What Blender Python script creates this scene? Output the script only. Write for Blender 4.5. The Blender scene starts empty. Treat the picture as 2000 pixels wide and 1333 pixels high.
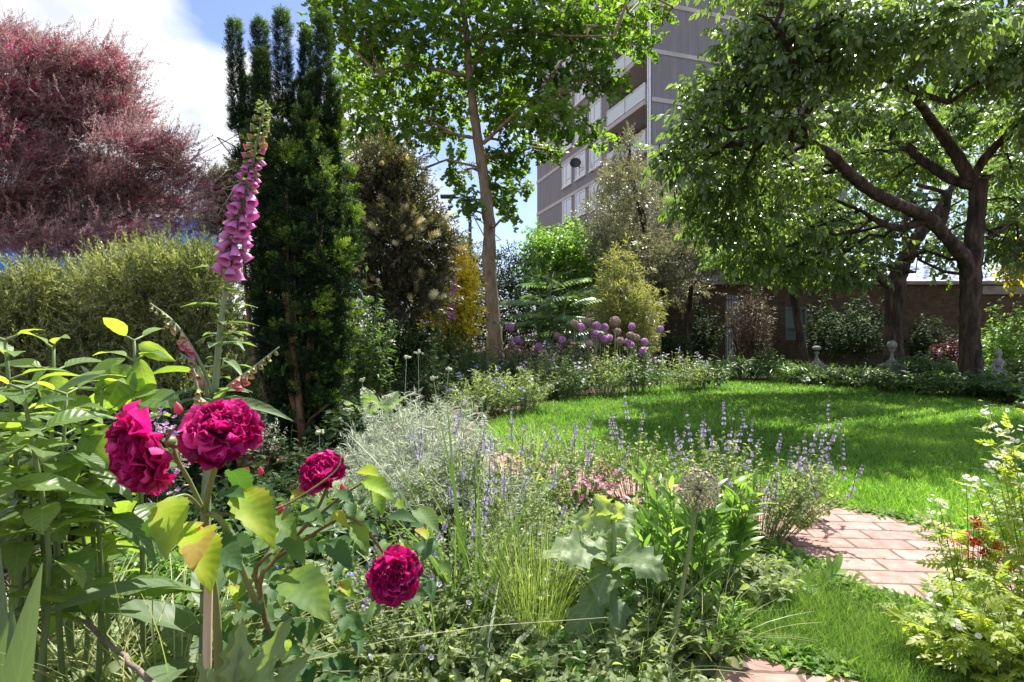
import bpy, math
import numpy as np
from mathutils import Vector
R = math.radians
rng = np.random.default_rng(7)
sc = bpy.context.scene
COL = sc.collection
H, FPX = 0.8, 1150.0            # eye height, focal length in photo pixels (2000 wide)

# ------------------------------------------------------------------ camera, world, sun, exposure
cam = bpy.data.cameras.new('camera'); camo = bpy.data.objects.new('camera', cam); COL.objects.link(camo)
camo.location = (0, 0, H); camo.rotation_euler = (R(90), 0, 0)
cam.sensor_width = 36; cam.lens = 36*FPX/2000; cam.clip_start = .02; cam.clip_end = 2000
sc.camera = camo
SUN_EL, SUN_AZ = 58.0, 30.0     # elevation; azimuth to the right of the view direction
sd = bpy.data.lights.new('sun', 'SUN'); sd.energy = 5.0; sd.angle = R(.53); sd.color = (1, .955, .88)
so = bpy.data.objects.new('sun', sd); COL.objects.link(so)
to_sun = Vector((math.sin(R(SUN_AZ))*math.cos(R(SUN_EL)), math.cos(R(SUN_AZ))*math.cos(R(SUN_EL)), math.sin(R(SUN_EL))))
so.rotation_euler = to_sun.to_track_quat('Z', 'Y').to_euler()
sc.view_settings.view_transform = 'Standard'; sc.view_settings.look = 'None'
sc.view_settings.exposure = 1.13; sc.view_settings.gamma = 1
w = bpy.data.worlds.new('World'); sc.world = w; w.use_nodes = True
nt = w.node_tree; nt.nodes.clear()
def N(nt, t, **k):
    n = nt.nodes.new(t)
    for a, b in k.items(): setattr(n, a, b)
    return n
out = N(nt, 'ShaderNodeOutputWorld'); bg = N(nt, 'ShaderNodeBackground'); bg.inputs[1].default_value = .15
sky = N(nt, 'ShaderNodeTexSky', sky_type='NISHITA'); sky.sun_disc = False
sky.sun_elevation = R(SUN_EL); sky.sun_rotation = R(SUN_AZ); sky.air_density = 1.0; sky.dust_density = .6; sky.ozone_density = 1.5
tc = N(nt, 'ShaderNodeTexCoord'); mp = N(nt, 'ShaderNodeMapping')
mp.inputs['Location'].default_value = (12.1, 3.3, .2); mp.inputs['Scale'].default_value = (1.0, 1.0, 1.35)
no = N(nt, 'ShaderNodeTexNoise'); no.inputs['Scale'].default_value = 3.2; no.inputs['Detail'].default_value = 9; no.inputs['Roughness'].default_value = .52; no.inputs['Distortion'].default_value = .25
rp = N(nt, 'ShaderNodeValToRGB'); rp.color_ramp.elements[0].position = .44; rp.color_ramp.elements[1].position = .60
no2 = N(nt, 'ShaderNodeTexNoise'); no2.inputs['Scale'].default_value = 6; no2.inputs['Detail'].default_value = 6
cr = N(nt, 'ShaderNodeValToRGB')
cr.color_ramp.elements[0].position = .35; cr.color_ramp.elements[0].color = (2.7, 2.85, 3.2, 1)
cr.color_ramp.elements[1].position = .62; cr.color_ramp.elements[1].color = (4.2, 4.2, 4.2, 1)
mx = N(nt, 'ShaderNodeMix', data_type='RGBA')
L = nt.links.new
tint = N(nt, 'ShaderNodeMix', data_type='RGBA', blend_type='MULTIPLY'); tint.inputs[0].default_value = 1.0
tint.inputs[7].default_value = (.62, .59, .68, 1)
L(tc.outputs['Generated'], mp.inputs[0]); L(mp.outputs[0], no.inputs[0])
cov = no.outputs[0]
for px, py, rad, amt in ((400, 20, .17, -.22), (560, 60, .10, -.16), (372, 95, .06, -.16), (440, 215, .08, .2), (560, 200, .12, .15), (150, 60, .12, .12), (395, 320, .09, -.12), (930, 470, .16, -.14), (1010, 380, .08, -.12), (860, 400, .06, .06), (200, 120, .17, .16), (345, 200, .07, .12), (590, 40, .05, .10), (250, 330, .2, .1), (960, 480, .035, .14)):
    v = Vector(((px-1000)/FPX, 1, (666-py)/FPX)).normalized()      # banks of cloud and open blue, by direction in the sky
    di = N(nt, 'ShaderNodeVectorMath', operation='DISTANCE'); di.inputs[1].default_value = v; L(tc.outputs['Generated'], di.inputs[0])
    mr = N(nt, 'ShaderNodeMapRange', interpolation_type='SMOOTHSTEP'); mr.inputs[1].default_value = rad*1.5; mr.inputs[2].default_value = rad*.3; mr.inputs[3].default_value = 0; mr.inputs[4].default_value = amt; L(di.outputs[1], mr.inputs[0])
    ad = N(nt, 'ShaderNodeMath', operation='ADD'); L(cov, ad.inputs[0]); L(mr.outputs[0], ad.inputs[1]); cov = ad.outputs[0]
L(cov, rp.inputs[0])
L(mp.outputs[0], no2.inputs[0]); L(no2.outputs[0], cr.inputs[0])
L(sky.outputs[0], tint.inputs[6]); L(rp.outputs[0], mx.inputs[0]); L(tint.outputs[2], mx.inputs[6]); L(cr.outputs[0], mx.inputs[7])
L(mx.outputs[2], bg.inputs[0]); L(bg.outputs[0], out.inputs[0])
cy = sc.cycles
cy.use_denoising = True; cy.max_bounces = 6; cy.diffuse_bounces = 3; cy.glossy_bounces = 2; cy.transmission_bounces = 4; cy.transparent_max_bounces = 4
cy.caustics_reflective = False; cy.caustics_refractive = False; cy.sample_clamp_indirect = 6

# ------------------------------------------------------------------ helpers
A = np.array
def P(px, py, d): return A([(px-1000)/FPX*d, d, H+(666-py)/FPX*d])
def G(px, py):
    d = H*FPX/(py-666); return A([(px-1000)/FPX*d, d, 0.])
def PX(n, d): return n/FPX*d
def nrm(v):
    v = np.asarray(v, float); return v/np.maximum(np.linalg.norm(v, axis=-1, keepdims=True), 1e-9)
def rnd(a, b, n=None): return rng.uniform(a, b, n)
def rdir(n): return nrm(rng.normal(size=(n, 3)))

class T:            # template: verts, faces by size, leaf coords (u, v), tint offset per vertex
    def __init__(s, V, F, UV=None, t=None):
        s.V = np.asarray(V, float); s.F = [np.asarray(f, int) for f in F]
        s.UV = np.zeros((len(s.V), 2)) if UV is None else np.asarray(UV, float)
        s.t = np.zeros(len(s.V)) if t is None else np.asarray(t, float)

class MB:
    def __init__(s): s.V = []; s.F = []; s.C = []; s.n = 0
    def add(s, V, F, UV=None, t=.5):
        V = np.asarray(V, float)
        C = np.zeros((len(V), 3)); C[:, 2] = t
        if UV is not None: C[:, :2] = UV
        s.V.append(V); s.C.append(C)
        for f in F: s.F.append(np.asarray(f, int)+s.n)
        s.n += len(V); return s
    def inst(s, tp, pos, dr, nr, scale, tint=None, sx=None):
        pos = np.atleast_2d(pos); k = len(pos)
        if k == 0: return s
        y = nrm(np.broadcast_to(dr, (k, 3))); x = nrm(np.cross(y, np.broadcast_to(nr, (k, 3))+1e-5)); z = np.cross(x, y)
        sc_ = np.broadcast_to(np.asarray(scale, float), (k,))[:, None, None]
        sx_ = 1. if sx is None else np.broadcast_to(np.asarray(sx, float), (k,))[:, None, None]
        V = tp.V[None]
        W = pos[:, None]+sc_*(V[..., 0:1]*sx_*x[:, None]+V[..., 1:2]*y[:, None]+V[..., 2:3]*z[:, None])
        m = len(tp.V); C = np.zeros((k, m, 3)); C[..., :2] = tp.UV
        ti = np.full(k, .5) if tint is None else np.broadcast_to(tint, (k,))
        C[..., 2] = np.clip(ti[:, None]+tp.t[None], 0, 1)
        s.V.append(W.reshape(-1, 3)); s.C.append(C.reshape(-1, 3))
        off = (np.arange(k)*m+s.n)[:, None, None]
        for f in tp.F: s.F.append((f[None]+off).reshape(-1, f.shape[1]))
        s.n += k*m; return s
    def tube(s, pts, rad, sides=6, t=.5, cap=True):
        pts = np.asarray(pts, float); n = len(pts); rad = np.broadcast_to(np.asarray(rad, float), (n,))
        tg = nrm(np.gradient(pts, axis=0)); ref = A([0, 0, 1.]) if abs(tg[0, 2]) < .8 else A([1., 0, 0])
        x = nrm(np.cross(tg, ref)); y = np.cross(tg, x)
        a = np.linspace(0, 2*math.pi, sides, endpoint=False)
        V = pts[:, None]+rad[:, None, None]*(np.cos(a)[None, :, None]*x[:, None]+np.sin(a)[None, :, None]*y[:, None])
        i = np.arange(n-1)[:, None]*sides; j = np.arange(sides)[None]; k = (j+1) % sides
        F = [np.stack([i+j, i+k, i+k+sides, i+j+sides], -1).reshape(-1, 4)]
        UV = np.stack(np.broadcast_arrays(j/sides*2., np.linspace(0, 1, n)[:, None]), -1).reshape(-1, 2)
        V = V.reshape(-1, 3)
        if cap and sides > 3:
            V = np.vstack([V, pts[-1:]+tg[-1:]*rad[-1]*.4]); UV = np.vstack([UV, [[0, 1]]]); b = (n-1)*sides
            F.append(np.stack([b+np.arange(sides), b+(np.arange(sides)+1) % sides, np.full(sides, n*sides)], -1))
        return s.add(V, F, UV, t)
    def box(s, c, h, ax=None, t=.5):
        c = A(c, float); ax = np.eye(3) if ax is None else np.asarray(ax, float)
        V = A([[i, j, k] for i in (-1, 1) for j in (-1, 1) for k in (-1, 1)], float)*A(h, float)
        return s.add(c+V@ax, [A([[0, 1, 3, 2], [4, 6, 7, 5], [0, 4, 5, 1], [2, 3, 7, 6], [0, 2, 6, 4], [1, 5, 7, 3]])], None, t)
    def lathe(s, c, prof, sides=12, axis=(0, 0, 1), t=.5):
        z = nrm(A(axis, float)); x = nrm(np.cross(z, A([.31, .2, .9]) if abs(z[2]) < .9 else A([1., 0, 0]))); y = np.cross(z, x)
        pr = A(prof, float); a = np.linspace(0, 2*math.pi, sides, endpoint=False)
        V = A(c)+pr[:, None, 0:1]*(np.cos(a)[None, :, None]*x+np.sin(a)[None, :, None]*y)+pr[:, None, 1:2]*z
        n = len(pr); i = np.arange(n-1)[:, None]*sides; j = np.arange(sides)[None]; k = (j+1) % sides
        UV = np.stack(np.broadcast_arrays(j/sides*2., np.linspace(0, 1, n)[:, None]), -1).reshape(-1, 2)
        return s.add(V.reshape(-1, 3), [np.stack([i+j, i+k, i+k+sides, i+j+sides], -1).reshape(-1, 4)], UV, t)
    def mesh(s, name, mat, base=(0, 0, 0), smooth=True):
        V = (np.vstack(s.V)-A(base, float)).astype(np.float32); C = np.vstack(s.C).astype(np.float32)
        me = bpy.data.meshes.new(name)
        sizes = np.concatenate([np.full(len(f), f.shape[1]) for f in s.F]).astype(np.int32)
        loops = np.concatenate([f.ravel() for f in s.F]).astype(np.int32)
        me.vertices.add(len(V)); me.vertices.foreach_set('co', V.ravel())
        me.loops.add(len(loops)); me.loops.foreach_set('vertex_index', loops)
        me.polygons.add(len(sizes)); me.polygons.foreach_set('loop_start', np.concatenate([[0], np.cumsum(sizes)[:-1]]).astype(np.int32))
        try: me.polygons.foreach_set('loop_total', sizes)
        except Exception: pass
        me.polygons.foreach_set('use_smooth', np.full(len(sizes), smooth))
        at = me.attributes.new('leafco', 'FLOAT_VECTOR', 'POINT'); at.data.foreach_set('vector', C.ravel())
        me.update(calc_edges=True); me.materials.append(mat)
        return me
    def build(s, name, mat, parent=None, smooth=True, base=None):
        b = A(ROOTLOC(parent)) if parent is not None else (A([0, 0, 0.]) if base is None else A(base, float))
        o = bpy.data.objects.new(name, s.mesh(name, mat, b, smooth)); COL.objects.link(o)
        if parent is not None: o.parent = parent
        else: o.location = b
        return o
def ROOTLOC(p):
    l = Vector((0, 0, 0))
    while p is not None: l += p.location; p = p.parent
    return tuple(l)
def tag(o, label, cat, group=None, kind=None):
    if label: o['label'] = label
    if cat: o['category'] = cat
    if group: o['group'] = group
    if kind: o['kind'] = kind
    return o
def thing(name, label, cat, loc=(0, 0, 0), group=None):
    o = bpy.data.objects.new(name, None); COL.objects.link(o); o.location = tuple(float(q) for q in loc); o.empty_display_size = .1
    return tag(o, label, cat, group)
def copy_tree(o, parent=None):
    c = o.copy(); COL.objects.link(c)
    if parent is not None: c.parent = parent
    for ch in list(o.children): copy_tree(ch, c)
    return c
def spline(pts, n=16, rad=None):
    pts = np.asarray(pts, float); m = len(pts); ext = np.vstack([2*pts[0]-pts[1], pts, 2*pts[-1]-pts[-2]])
    u = np.linspace(0, m-1, n); i = np.minimum(u.astype(int), m-2); f = (u-i)[:, None]
    p0, p1, p2, p3 = ext[i], ext[i+1], ext[i+2], ext[i+3]
    q = .5*((2*p1)+(-p0+p2)*f+(2*p0-5*p1+4*p2-p3)*f**2+(-p0+3*p1-3*p2+p3)*f**3)
    if rad is None: return q
    return q, np.interp(u, np.arange(m), rad)
def wig(p0, p1, n=7, amp=.06, sag=0.):
    t = np.linspace(0, 1, n)[:, None]; p = A(p0)*(1-t)+A(p1)*t; l = np.linalg.norm(A(p1)-A(p0))
    p[1:-1] += rng.normal(size=(n-2, 3))*amp*l*.5
    p[:, 2] += sag*l*4*(t*(1-t))[:, 0]
    return p

# ------------------------------------------------------------------ materials
def ramp(nt, fac, stops):
    r = N(nt, 'ShaderNodeValToRGB'); e = r.color_ramp.elements
    while len(e) < len(stops): e.new(.5)
    for el, (p, c) in zip(e, stops): el.position = p; el.color = (*c, 1)
    nt.links.new(fac, r.inputs[0]); return r.outputs[0]
def leaf_mat(name, stops, trans=.35, tcol=(1.25, 1.35, .55), rough=.42, spec=.45, vein=0., edge=None, noise=.0, bumpv=0.):
    m = bpy.data.materials.new(name); m.use_nodes = True; nt = m.node_tree; L = nt.links.new
    b = nt.nodes['Principled BSDF']; o = nt.nodes['Material Output']
    at = N(nt, 'ShaderNodeAttribute', attribute_name='leafco'); sp = N(nt, 'ShaderNodeSeparateXYZ'); L(at.outputs['Vector'], sp.inputs[0])
    fac = sp.outputs[2]
    if noise:
        g = N(nt, 'ShaderNodeNewGeometry'); nn = N(nt, 'ShaderNodeTexNoise'); nn.inputs['Scale'].default_value = noise; nn.inputs['Detail'].default_value = 4
        L(g.outputs['Position'], nn.inputs[0]); a = N(nt, 'ShaderNodeMath', operation='MULTIPLY_ADD'); a.inputs[1].default_value = .7; L(nn.outputs[0], a.inputs[0])
        s2 = N(nt, 'ShaderNodeMath', operation='SUBTRACT'); s2.inputs[1].default_value = .35; L(fac, s2.inputs[0]); L(s2.outputs[0], a.inputs[2]); fac = a.outputs[0]
    c = ramp(nt, fac, stops)
    if vein or bumpv:
        ab = N(nt, 'ShaderNodeMath', operation='ABSOLUTE'); L(sp.outputs[0], ab.inputs[0])
        ph = N(nt, 'ShaderNodeMath', operation='MULTIPLY_ADD'); ph.inputs[1].default_value = -.16; L(ab.outputs[0], ph.inputs[0]); L(sp.outputs[1], ph.inputs[2])
        ml = N(nt, 'ShaderNodeMath', operation='MULTIPLY'); ml.inputs[1].default_value = 9*6.283; L(ph.outputs[0], ml.inputs[0])
        sn = N(nt, 'ShaderNodeMath', operation='SINE'); L(ml.outputs[0], sn.inputs[0])
        vn = N(nt, 'ShaderNodeMapRange'); vn.inputs[1].default_value = .86; vn.inputs[2].default_value = 1.; L(sn.outputs[0], vn.inputs[0])
        md = N(nt, 'ShaderNodeMapRange'); md.inputs[1].default_value = .09; md.inputs[2].default_value = .03; L(ab.outputs[0], md.inputs[0])
        mxx = N(nt, 'ShaderNodeMath', operation='MAXIMUM'); L(vn.outputs[0], mxx.inputs[0]); L(md.outputs[0], mxx.inputs[1])
        ms = N(nt, 'ShaderNodeMath', operation='MULTIPLY'); ms.inputs[1].default_value = vein; L(mxx.outputs[0], ms.inputs[0])
        mc = N(nt, 'ShaderNodeMix', data_type='RGBA'); L(ms.outputs[0], mc.inputs[0]); L(c, mc.inputs[6]); mc.inputs[7].default_value = (.30, .40, .16, 1); c = mc.outputs[2]
        bp = N(nt, 'ShaderNodeBump'); bp.inputs['Strength'].default_value = bumpv or .3; bp.inputs['Distance'].default_value = .004
        L(sn.outputs[0], bp.inputs['Height']); L(bp.outputs[0], b.inputs['Normal'])
    if edge:
        ab2 = N(nt, 'ShaderNodeMath', operation='ABSOLUTE'); L(sp.outputs[0], ab2.inputs[0])
        e = N(nt, 'ShaderNodeMapRange'); e.inputs[1].default_value = .5; e.inputs[2].default_value = .8; L(ab2.outputs[0], e.inputs[0])
        mc = N(nt, 'ShaderNodeMix', data_type='RGBA'); L(e.outputs[0], mc.inputs[0]); L(c, mc.inputs[6]); mc.inputs[7].default_value = (*edge, 1); c = mc.outputs[2]
    L(c, b.inputs['Base Color']); b.inputs['Roughness'].default_value = rough; b.inputs['Specular IOR Level'].default_value = spec
    if trans:
        tr = N(nt, 'ShaderNodeBsdfTranslucent'); mu = N(nt, 'ShaderNodeMix', data_type='RGBA', blend_type='MULTIPLY'); mu.inputs[0].default_value = 1; mu.clamp_result = False
        L(c, mu.inputs[6]); mu.inputs[7].default_value = (*[q*1.7 for q in tcol], 1); L(mu.outputs[2], tr.inputs[0])
        ms = N(nt, 'ShaderNodeMixShader'); ms.inputs[0].default_value = trans; L(b.outputs[0], ms.inputs[1]); L(tr.outputs[0], ms.inputs[2]); L(ms.outputs[0], o.inputs[0])
    return m
def noise_mat(name, stops, scale=8, detail=6, rough=.85, bump=.4, dist=.02, stretch=(1, 1, 1), spec=.3, metal=0.):
    m = bpy.data.materials.new(name); m.use_nodes = True; nt = m.node_tree; L = nt.links.new; b = nt.nodes['Principled BSDF']
    g = N(nt, 'ShaderNodeNewGeometry'); mp = N(nt, 'ShaderNodeMapping'); mp.inputs['Scale'].default_value = stretch; L(g.outputs['Position'], mp.inputs[0])
    n = N(nt, 'ShaderNodeTexNoise'); n.inputs['Scale'].default_value = scale; n.inputs['Detail'].default_value = detail; n.inputs['Roughness'].default_value = .65; L(mp.outputs[0], n.inputs[0])
    c = ramp(nt, n.outputs[0], stops); L(c, b.inputs['Base Color']); b.inputs['Roughness'].default_value = rough; b.inputs['Specular IOR Level'].default_value = spec; b.inputs['Metallic'].default_value = metal
    if bump:
        bp = N(nt, 'ShaderNodeBump'); bp.inputs['Strength'].default_value = bump; bp.inputs['Distance'].default_value = dist; L(n.outputs[0], bp.inputs['Height']); L(bp.outputs[0], b.inputs['Normal'])
    return m
def brick_mat(name, c1, c2, mortar, bw, bh, msize, vert=False, bump=.5, dirt=None):
    m = bpy.data.materials.new(name); m.use_nodes = True; nt = m.node_tree; L = nt.links.new; b = nt.nodes['Principled BSDF']
    g = N(nt, 'ShaderNodeNewGeometry'); mp = N(nt, 'ShaderNodeMapping'); L(g.outputs['Position'], mp.inputs[0])
    if vert: mp.inputs['Rotation'].default_value = (R(-90), 0, 0)
    else: mp.inputs['Rotation'].default_value = (0, 0, R(5))
    br = N(nt, 'ShaderNodeTexBrick'); br.inputs['Color1'].default_value = (*c1, 1); br.inputs['Color2'].default_value = (*c2, 1); br.inputs['Mortar'].default_value = (*mortar, 1)
    br.inputs['Scale'].default_value = 1; br.inputs['Brick Width'].default_value = bw; br.inputs['Row Height'].default_value = bh; br.inputs['Mortar Size'].default_value = msize; br.inputs['Mortar Smooth'].default_value = .3; br.inputs['Bias'].default_value = 0
    nw = N(nt, 'ShaderNodeTexNoise'); nw.inputs['Scale'].default_value = 9; L(g.outputs['Position'], nw.inputs[0])
    ad = N(nt, 'ShaderNodeVectorMath', operation='MULTIPLY_ADD'); ad.inputs[1].default_value = (.014, .014, .014); L(nw.outputs[1], ad.inputs[0]); L(mp.outputs[0], ad.inputs[2]); L(ad.outputs[0], br.inputs[0])
    n2 = N(nt, 'ShaderNodeTexNoise'); n2.inputs['Scale'].default_value = 5 if vert else 22; n2.inputs['Detail'].default_value = 8; L(g.outputs['Position'], n2.inputs[0])
    mu = N(nt, 'ShaderNodeMix', data_type='RGBA', blend_type='MULTIPLY'); mu.inputs[0].default_value = .75; L(br.outputs[0], mu.inputs[6])
    L(ramp(nt, n2.outputs[0], [(.3, dirt or (.5, .48, .45)), (.7, (1.1, 1.08, 1.05))]), mu.inputs[7]); L(mu.outputs[2], b.inputs['Base Color'])
    b.inputs['Roughness'].default_value = .9; b.inputs['Specular IOR Level'].default_value = .2
    sb = N(nt, 'ShaderNodeMath', operation='MULTIPLY_ADD'); sb.inputs[1].default_value = -1.; L(br.outputs['Fac'], sb.inputs[0]); L(n2.outputs[0], sb.inputs[2])
    bp = N(nt, 'ShaderNodeBump'); bp.inputs['Strength'].default_value = bump; bp.inputs['Distance'].default_value = .008; L(sb.outputs[0], bp.inputs['Height']); L(bp.outputs[0], b.inputs['Normal'])
    return m
def flat(name, c, rough=.6, spec=.4, metal=0.):
    return noise_mat(name, [(.3, tuple(q*.82 for q in c)), (.7, tuple(min(1, q*1.1) for q in c))], 6, 4, rough, .05, .01, spec=spec, metal=metal)

def soft(c):     # garden greens are a little warm and greyed
    g = .3*c[0]+.6*c[1]+.1*c[2]; return (c[0]*.9+g*.15, c[1]*.86+g*.13, c[2]*.9+g*.13)
def greens(d, m, l, y=None):
    d, m, l = soft(d), soft(m), soft(l)
    return [(0, d), (.5, m), (.9, l)] + ([(1., y)] if y else [])
M = {}
M['soil'] = noise_mat('soil', [(.3, (.045, .03, .02)), (.5, (.13, .085, .055)), (.72, (.22, .15, .10))], 30, 10, .95, .8, .03)
M['lawn'] = noise_mat('lawn_base', [(.3, (.03, .06, .01)), (.7, (.07, .13, .02))], 14, 8, .9, .5, .02)
M['grass'] = leaf_mat('grass_blade', greens((.045, .14, .008), (.11, .27, .015), (.22, .40, .04)), .42, rough=.5, spec=.25)
M['roughgrass'] = leaf_mat('rough_grass_blade', greens((.05, .14, .015), (.11, .24, .03), (.21, .33, .06), (.42, .38, .18)), .38, rough=.5, spec=.25)
M['path'] = brick_mat('path_brick', (.40, .24, .21), (.48, .315, .28), (.17, .13, .10), .222, .111, .007)
M['wallbrick'] = brick_mat('wall_brick', (.085, .058, .036), (.125, .085, .052), (.07, .058, .045), .225, .075, .010, True)
M['coping'] = noise_mat('coping', [(.3, (.16, .145, .12)), (.7, (.3, .28, .24))], 6)
M['concrete'] = noise_mat('grey_ribbed_concrete', [(.3, (.19, .187, .193)), (.5, (.235, .23, .236)), (.7, (.28, .275, .28))], 2.2, 9, .9, .3, .05, (3.5, 3.5, .12))
M['band'] = noise_mat('pale_concrete', [(.3, (.42, .39, .37)), (.7, (.58, .55, .52))], 1.5)
M['white'] = flat('white_paint', (.78, .79, .8), .45)
M['soffit'] = flat('soffit_paint', (.5, .47, .43), .8)
M['bark_ginkgo'] = noise_mat('bark_ginkgo', [(.3, (.13, .09, .06)), (.5, (.28, .20, .13)), (.7, (.42, .31, .21))], 9, 8, .9, .8, .05, (1, 1, .3))
M['bark_dark'] = noise_mat('bark_cherry', [(.3, (.015, .011, .009)), (.48, (.06, .043, .033)), (.58, (.11, .08, .06)), (.72, (.20, .16, .125))], 11, 10, .9, 1., .12, (1, 1, .25))
M['bark_yew'] = noise_mat('bark_yew', [(.3, (.09, .045, .025)), (.7, (.28, .15, .09))], 20, 6, .9, .6, .02, (1, 1, .2))
M['twig'] = noise_mat('twig', [(.3, (.06, .045, .03)), (.7, (.17, .12, .08))], 30)
M['palebark'] = noise_mat('pale_twig_bark', [(.3, (.12, .09, .07)), (.7, (.34, .28, .23))], 40, 6, .9, .5, .01)
M['stem'] = leaf_mat('green_stem', greens((.08, .14, .03), (.14, .22, .06), (.22, .30, .10)), 0, rough=.5)
M['stem_red'] = noise_mat('reddish_stem', [(.3, (.10, .07, .03)), (.7, (.20, .16, .06))], 30)
M['gingko'] = leaf_mat('ginkgo_leaf', greens((.045, .115, .012), (.08, .175, .02), (.14, .26, .035)), .48, (1.5, 1.5, .35))
M['cherry'] = leaf_mat('cherry_leaf', greens((.05, .105, .028), (.105, .185, .048), (.19, .28, .09)), .4, (1.35, 1.45, .5), rough=.28, spec=.7)
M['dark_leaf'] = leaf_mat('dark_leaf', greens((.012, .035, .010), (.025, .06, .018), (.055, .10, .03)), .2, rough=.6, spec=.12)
M['brown_leaf'] = leaf_mat('olive_brown_leaf', greens((.03, .032, .018), (.06, .062, .03), (.12, .12, .05)), .25)
M['mid_leaf'] = leaf_mat('mid_leaf', greens((.03, .075, .015), (.06, .13, .025), (.12, .21, .045)), .36)
M['bright_leaf'] = leaf_mat('bright_leaf', greens((.06, .15, .02), (.12, .25, .035), (.21, .36, .06)), .46, rough=.35)
M['var_leaf'] = leaf_mat('variegated_leaf', greens((.05, .075, .04), (.10, .125, .065), (.20, .21, .12)), .22, (1.1, 1.1, .7), edge=(.42, .40, .25), rough=.4)
M['grey_leaf'] = leaf_mat('greygreen_leaf', greens((.065, .095, .028), (.155, .20, .06), (.33, .37, .15)), .26, (1.2, 1.25, .5), spec=.3)
M['gold_leaf'] = leaf_mat('gold_leaf', greens((.08, .13, .01), (.34, .35, .02), (.74, .64, .03)), .45, (1.3, 1.2, .3))
M['bamboo_leaf'] = leaf_mat('bamboo_leaf', greens((.10, .145, .03), (.20, .255, .065), (.36, .40, .13)), .38, (1.3, 1.2, .5))
M['dry_leaf'] = leaf_mat('dry_leaf', greens((.06, .045, .025), (.13, .095, .05), (.24, .19, .09)), .2, (1, 1, .8))
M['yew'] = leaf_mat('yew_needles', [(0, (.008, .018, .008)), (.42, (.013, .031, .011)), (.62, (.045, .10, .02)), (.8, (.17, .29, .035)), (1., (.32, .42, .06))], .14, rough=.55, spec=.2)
M['purple'] = leaf_mat('purple_leaf', [(0, (.12, .07, .078)), (.4, (.27, .165, .175)), (.62, (.44, .29, .295)), (.8, (.27, .25, .18)), (1, (.44, .30, .31))], .3, (1.1, .95, .9), rough=.5)
M['pinkred'] = leaf_mat('pinkred_flower', [(0, (.22, .025, .06)), (.6, (.42, .06, .14)), (1, (.6, .2, .3))], .35, (1.2, .8, .9))
M['cream'] = leaf_mat('cream_flower', [(0, (.48, .43, .2)), (.6, (.68, .62, .34)), (1, (.8, .76, .5))], .3, (1, .95, .7), rough=.7)
M['allium'] = leaf_mat('allium_floret', [(0, (.36, .16, .36)), (.55, (.54, .30, .53)), (.9, (.70, .50, .66))], .3, (1.1, .8, 1.1))
M['allium_faded'] = leaf_mat('allium_faded', [(0, (.28, .17, .22)), (.5, (.42, .31, .28)), (1, (.5, .45, .3))], .25, (1.1, .9, .9))
M['lav'] = leaf_mat('lavender_floret', [(0, (.34, .29, .46)), (.55, (.50, .44, .62)), (1, (.70, .66, .78))], .3, (1, .95, 1.2))
M['calyx'] = leaf_mat('calyx', [(0, (.14, .12, .12)), (1, (.28, .24, .27))], .2, (1, 1, 1))
M['palebud'] = leaf_mat('pale_bud', [(0, (.36, .37, .24)), (1, (.58, .57, .42))], .15, rough=.8)
M['pink'] = leaf_mat('pink_floret', [(0, (.5, .08, .22)), (1, (.72, .28, .45))], .3, (1.1, .8, 1))
M['silver'] = leaf_mat('silver_leaf', [(0, (.24, .28, .21)), (.5, (.42, .46, .36)), (1, (.62, .64, .53))], .22, (1, 1.05, .8), rough=.65, spec=.2)
M['catmint'] = leaf_mat('catmint_leaf', greens((.085, .14, .05), (.18, .255, .105), (.33, .40, .20)), .45, (1.3, 1.35, .55), rough=.6, spec=.25)
M['broad'] = leaf_mat('broad_leaf', greens((.08, .16, .05), (.14, .245, .07), (.23, .36, .09)), .5, (1.5, 1.45, .3), rough=.38, vein=.28, bumpv=.22)
M['rose_leaf'] = leaf_mat('rose_leaf', [(0, (.03, .085, .03)), (.45, (.075, .15, .055)), (.7, (.13, .22, .05)), (.84, (.26, .38, .03)), (.96, (.36, .42, .03)), (1, (.36, .26, .06))], .42, (1.3, 1.3, .35), rough=.55, spec=.25, vein=.05, bumpv=.06, noise=18)
M['poppy'] = leaf_mat('poppy_leaf', greens((.09, .16, .07), (.155, .245, .115), (.25, .35, .15)), .40, (1.35, 1.4, .35), rough=.5, spec=.35, vein=.3, bumpv=.12)
M['fox_leaf'] = leaf_mat('foxglove_leaf', greens((.06, .12, .05), (.12, .20, .085), (.2, .3, .12)), .35, (1.3, 1.4, .5), rough=.5, vein=.12, bumpv=.12)
M['fox_stem'] = leaf_mat('foxglove_stem', greens((.14, .20, .08), (.22, .29, .13), (.32, .38, .2)), 0, rough=.6)
M['fox_bell'] = leaf_mat('foxglove_bell', [(0, (.70, .42, .52)), (.35, (.56, .19, .45)), (.8, (.66, .31, .57)), (1, (.78, .50, .68))], .3, (1.15, .8, 1.05), rough=.5)
M['fox_bud'] = leaf_mat('foxglove_bud', [(0, (.3, .36, .14)), (.4, (.58, .5, .3)), (.7, (.66, .36, .3)), (1, (.62, .25, .38))], .3, (1.1, 1, .8))
M['rose'] = leaf_mat('rose_petal', [(0, (.13, .002, .04)), (.4, (.32, .004, .10)), (.8, (.52, .015, .20)), (1, (.70, .10, .36))], .38, (1.15, .5, .85), rough=.5, spec=.25, noise=30)
M['rose_red'] = leaf_mat('bud_petal', [(0, (.3, .03, .08)), (1, (.6, .12, .2))], .3)
M['stipa'] = leaf_mat('stipa_blade', greens((.09, .16, .03), (.16, .26, .05), (.30, .38, .12)), .35, (1.1, 1.2, .5))
M['straw'] = leaf_mat('pale_grass', greens((.14, .20, .05), (.27, .33, .11), (.48, .48, .26)), .35, (1.1, 1.15, .6))
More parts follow.
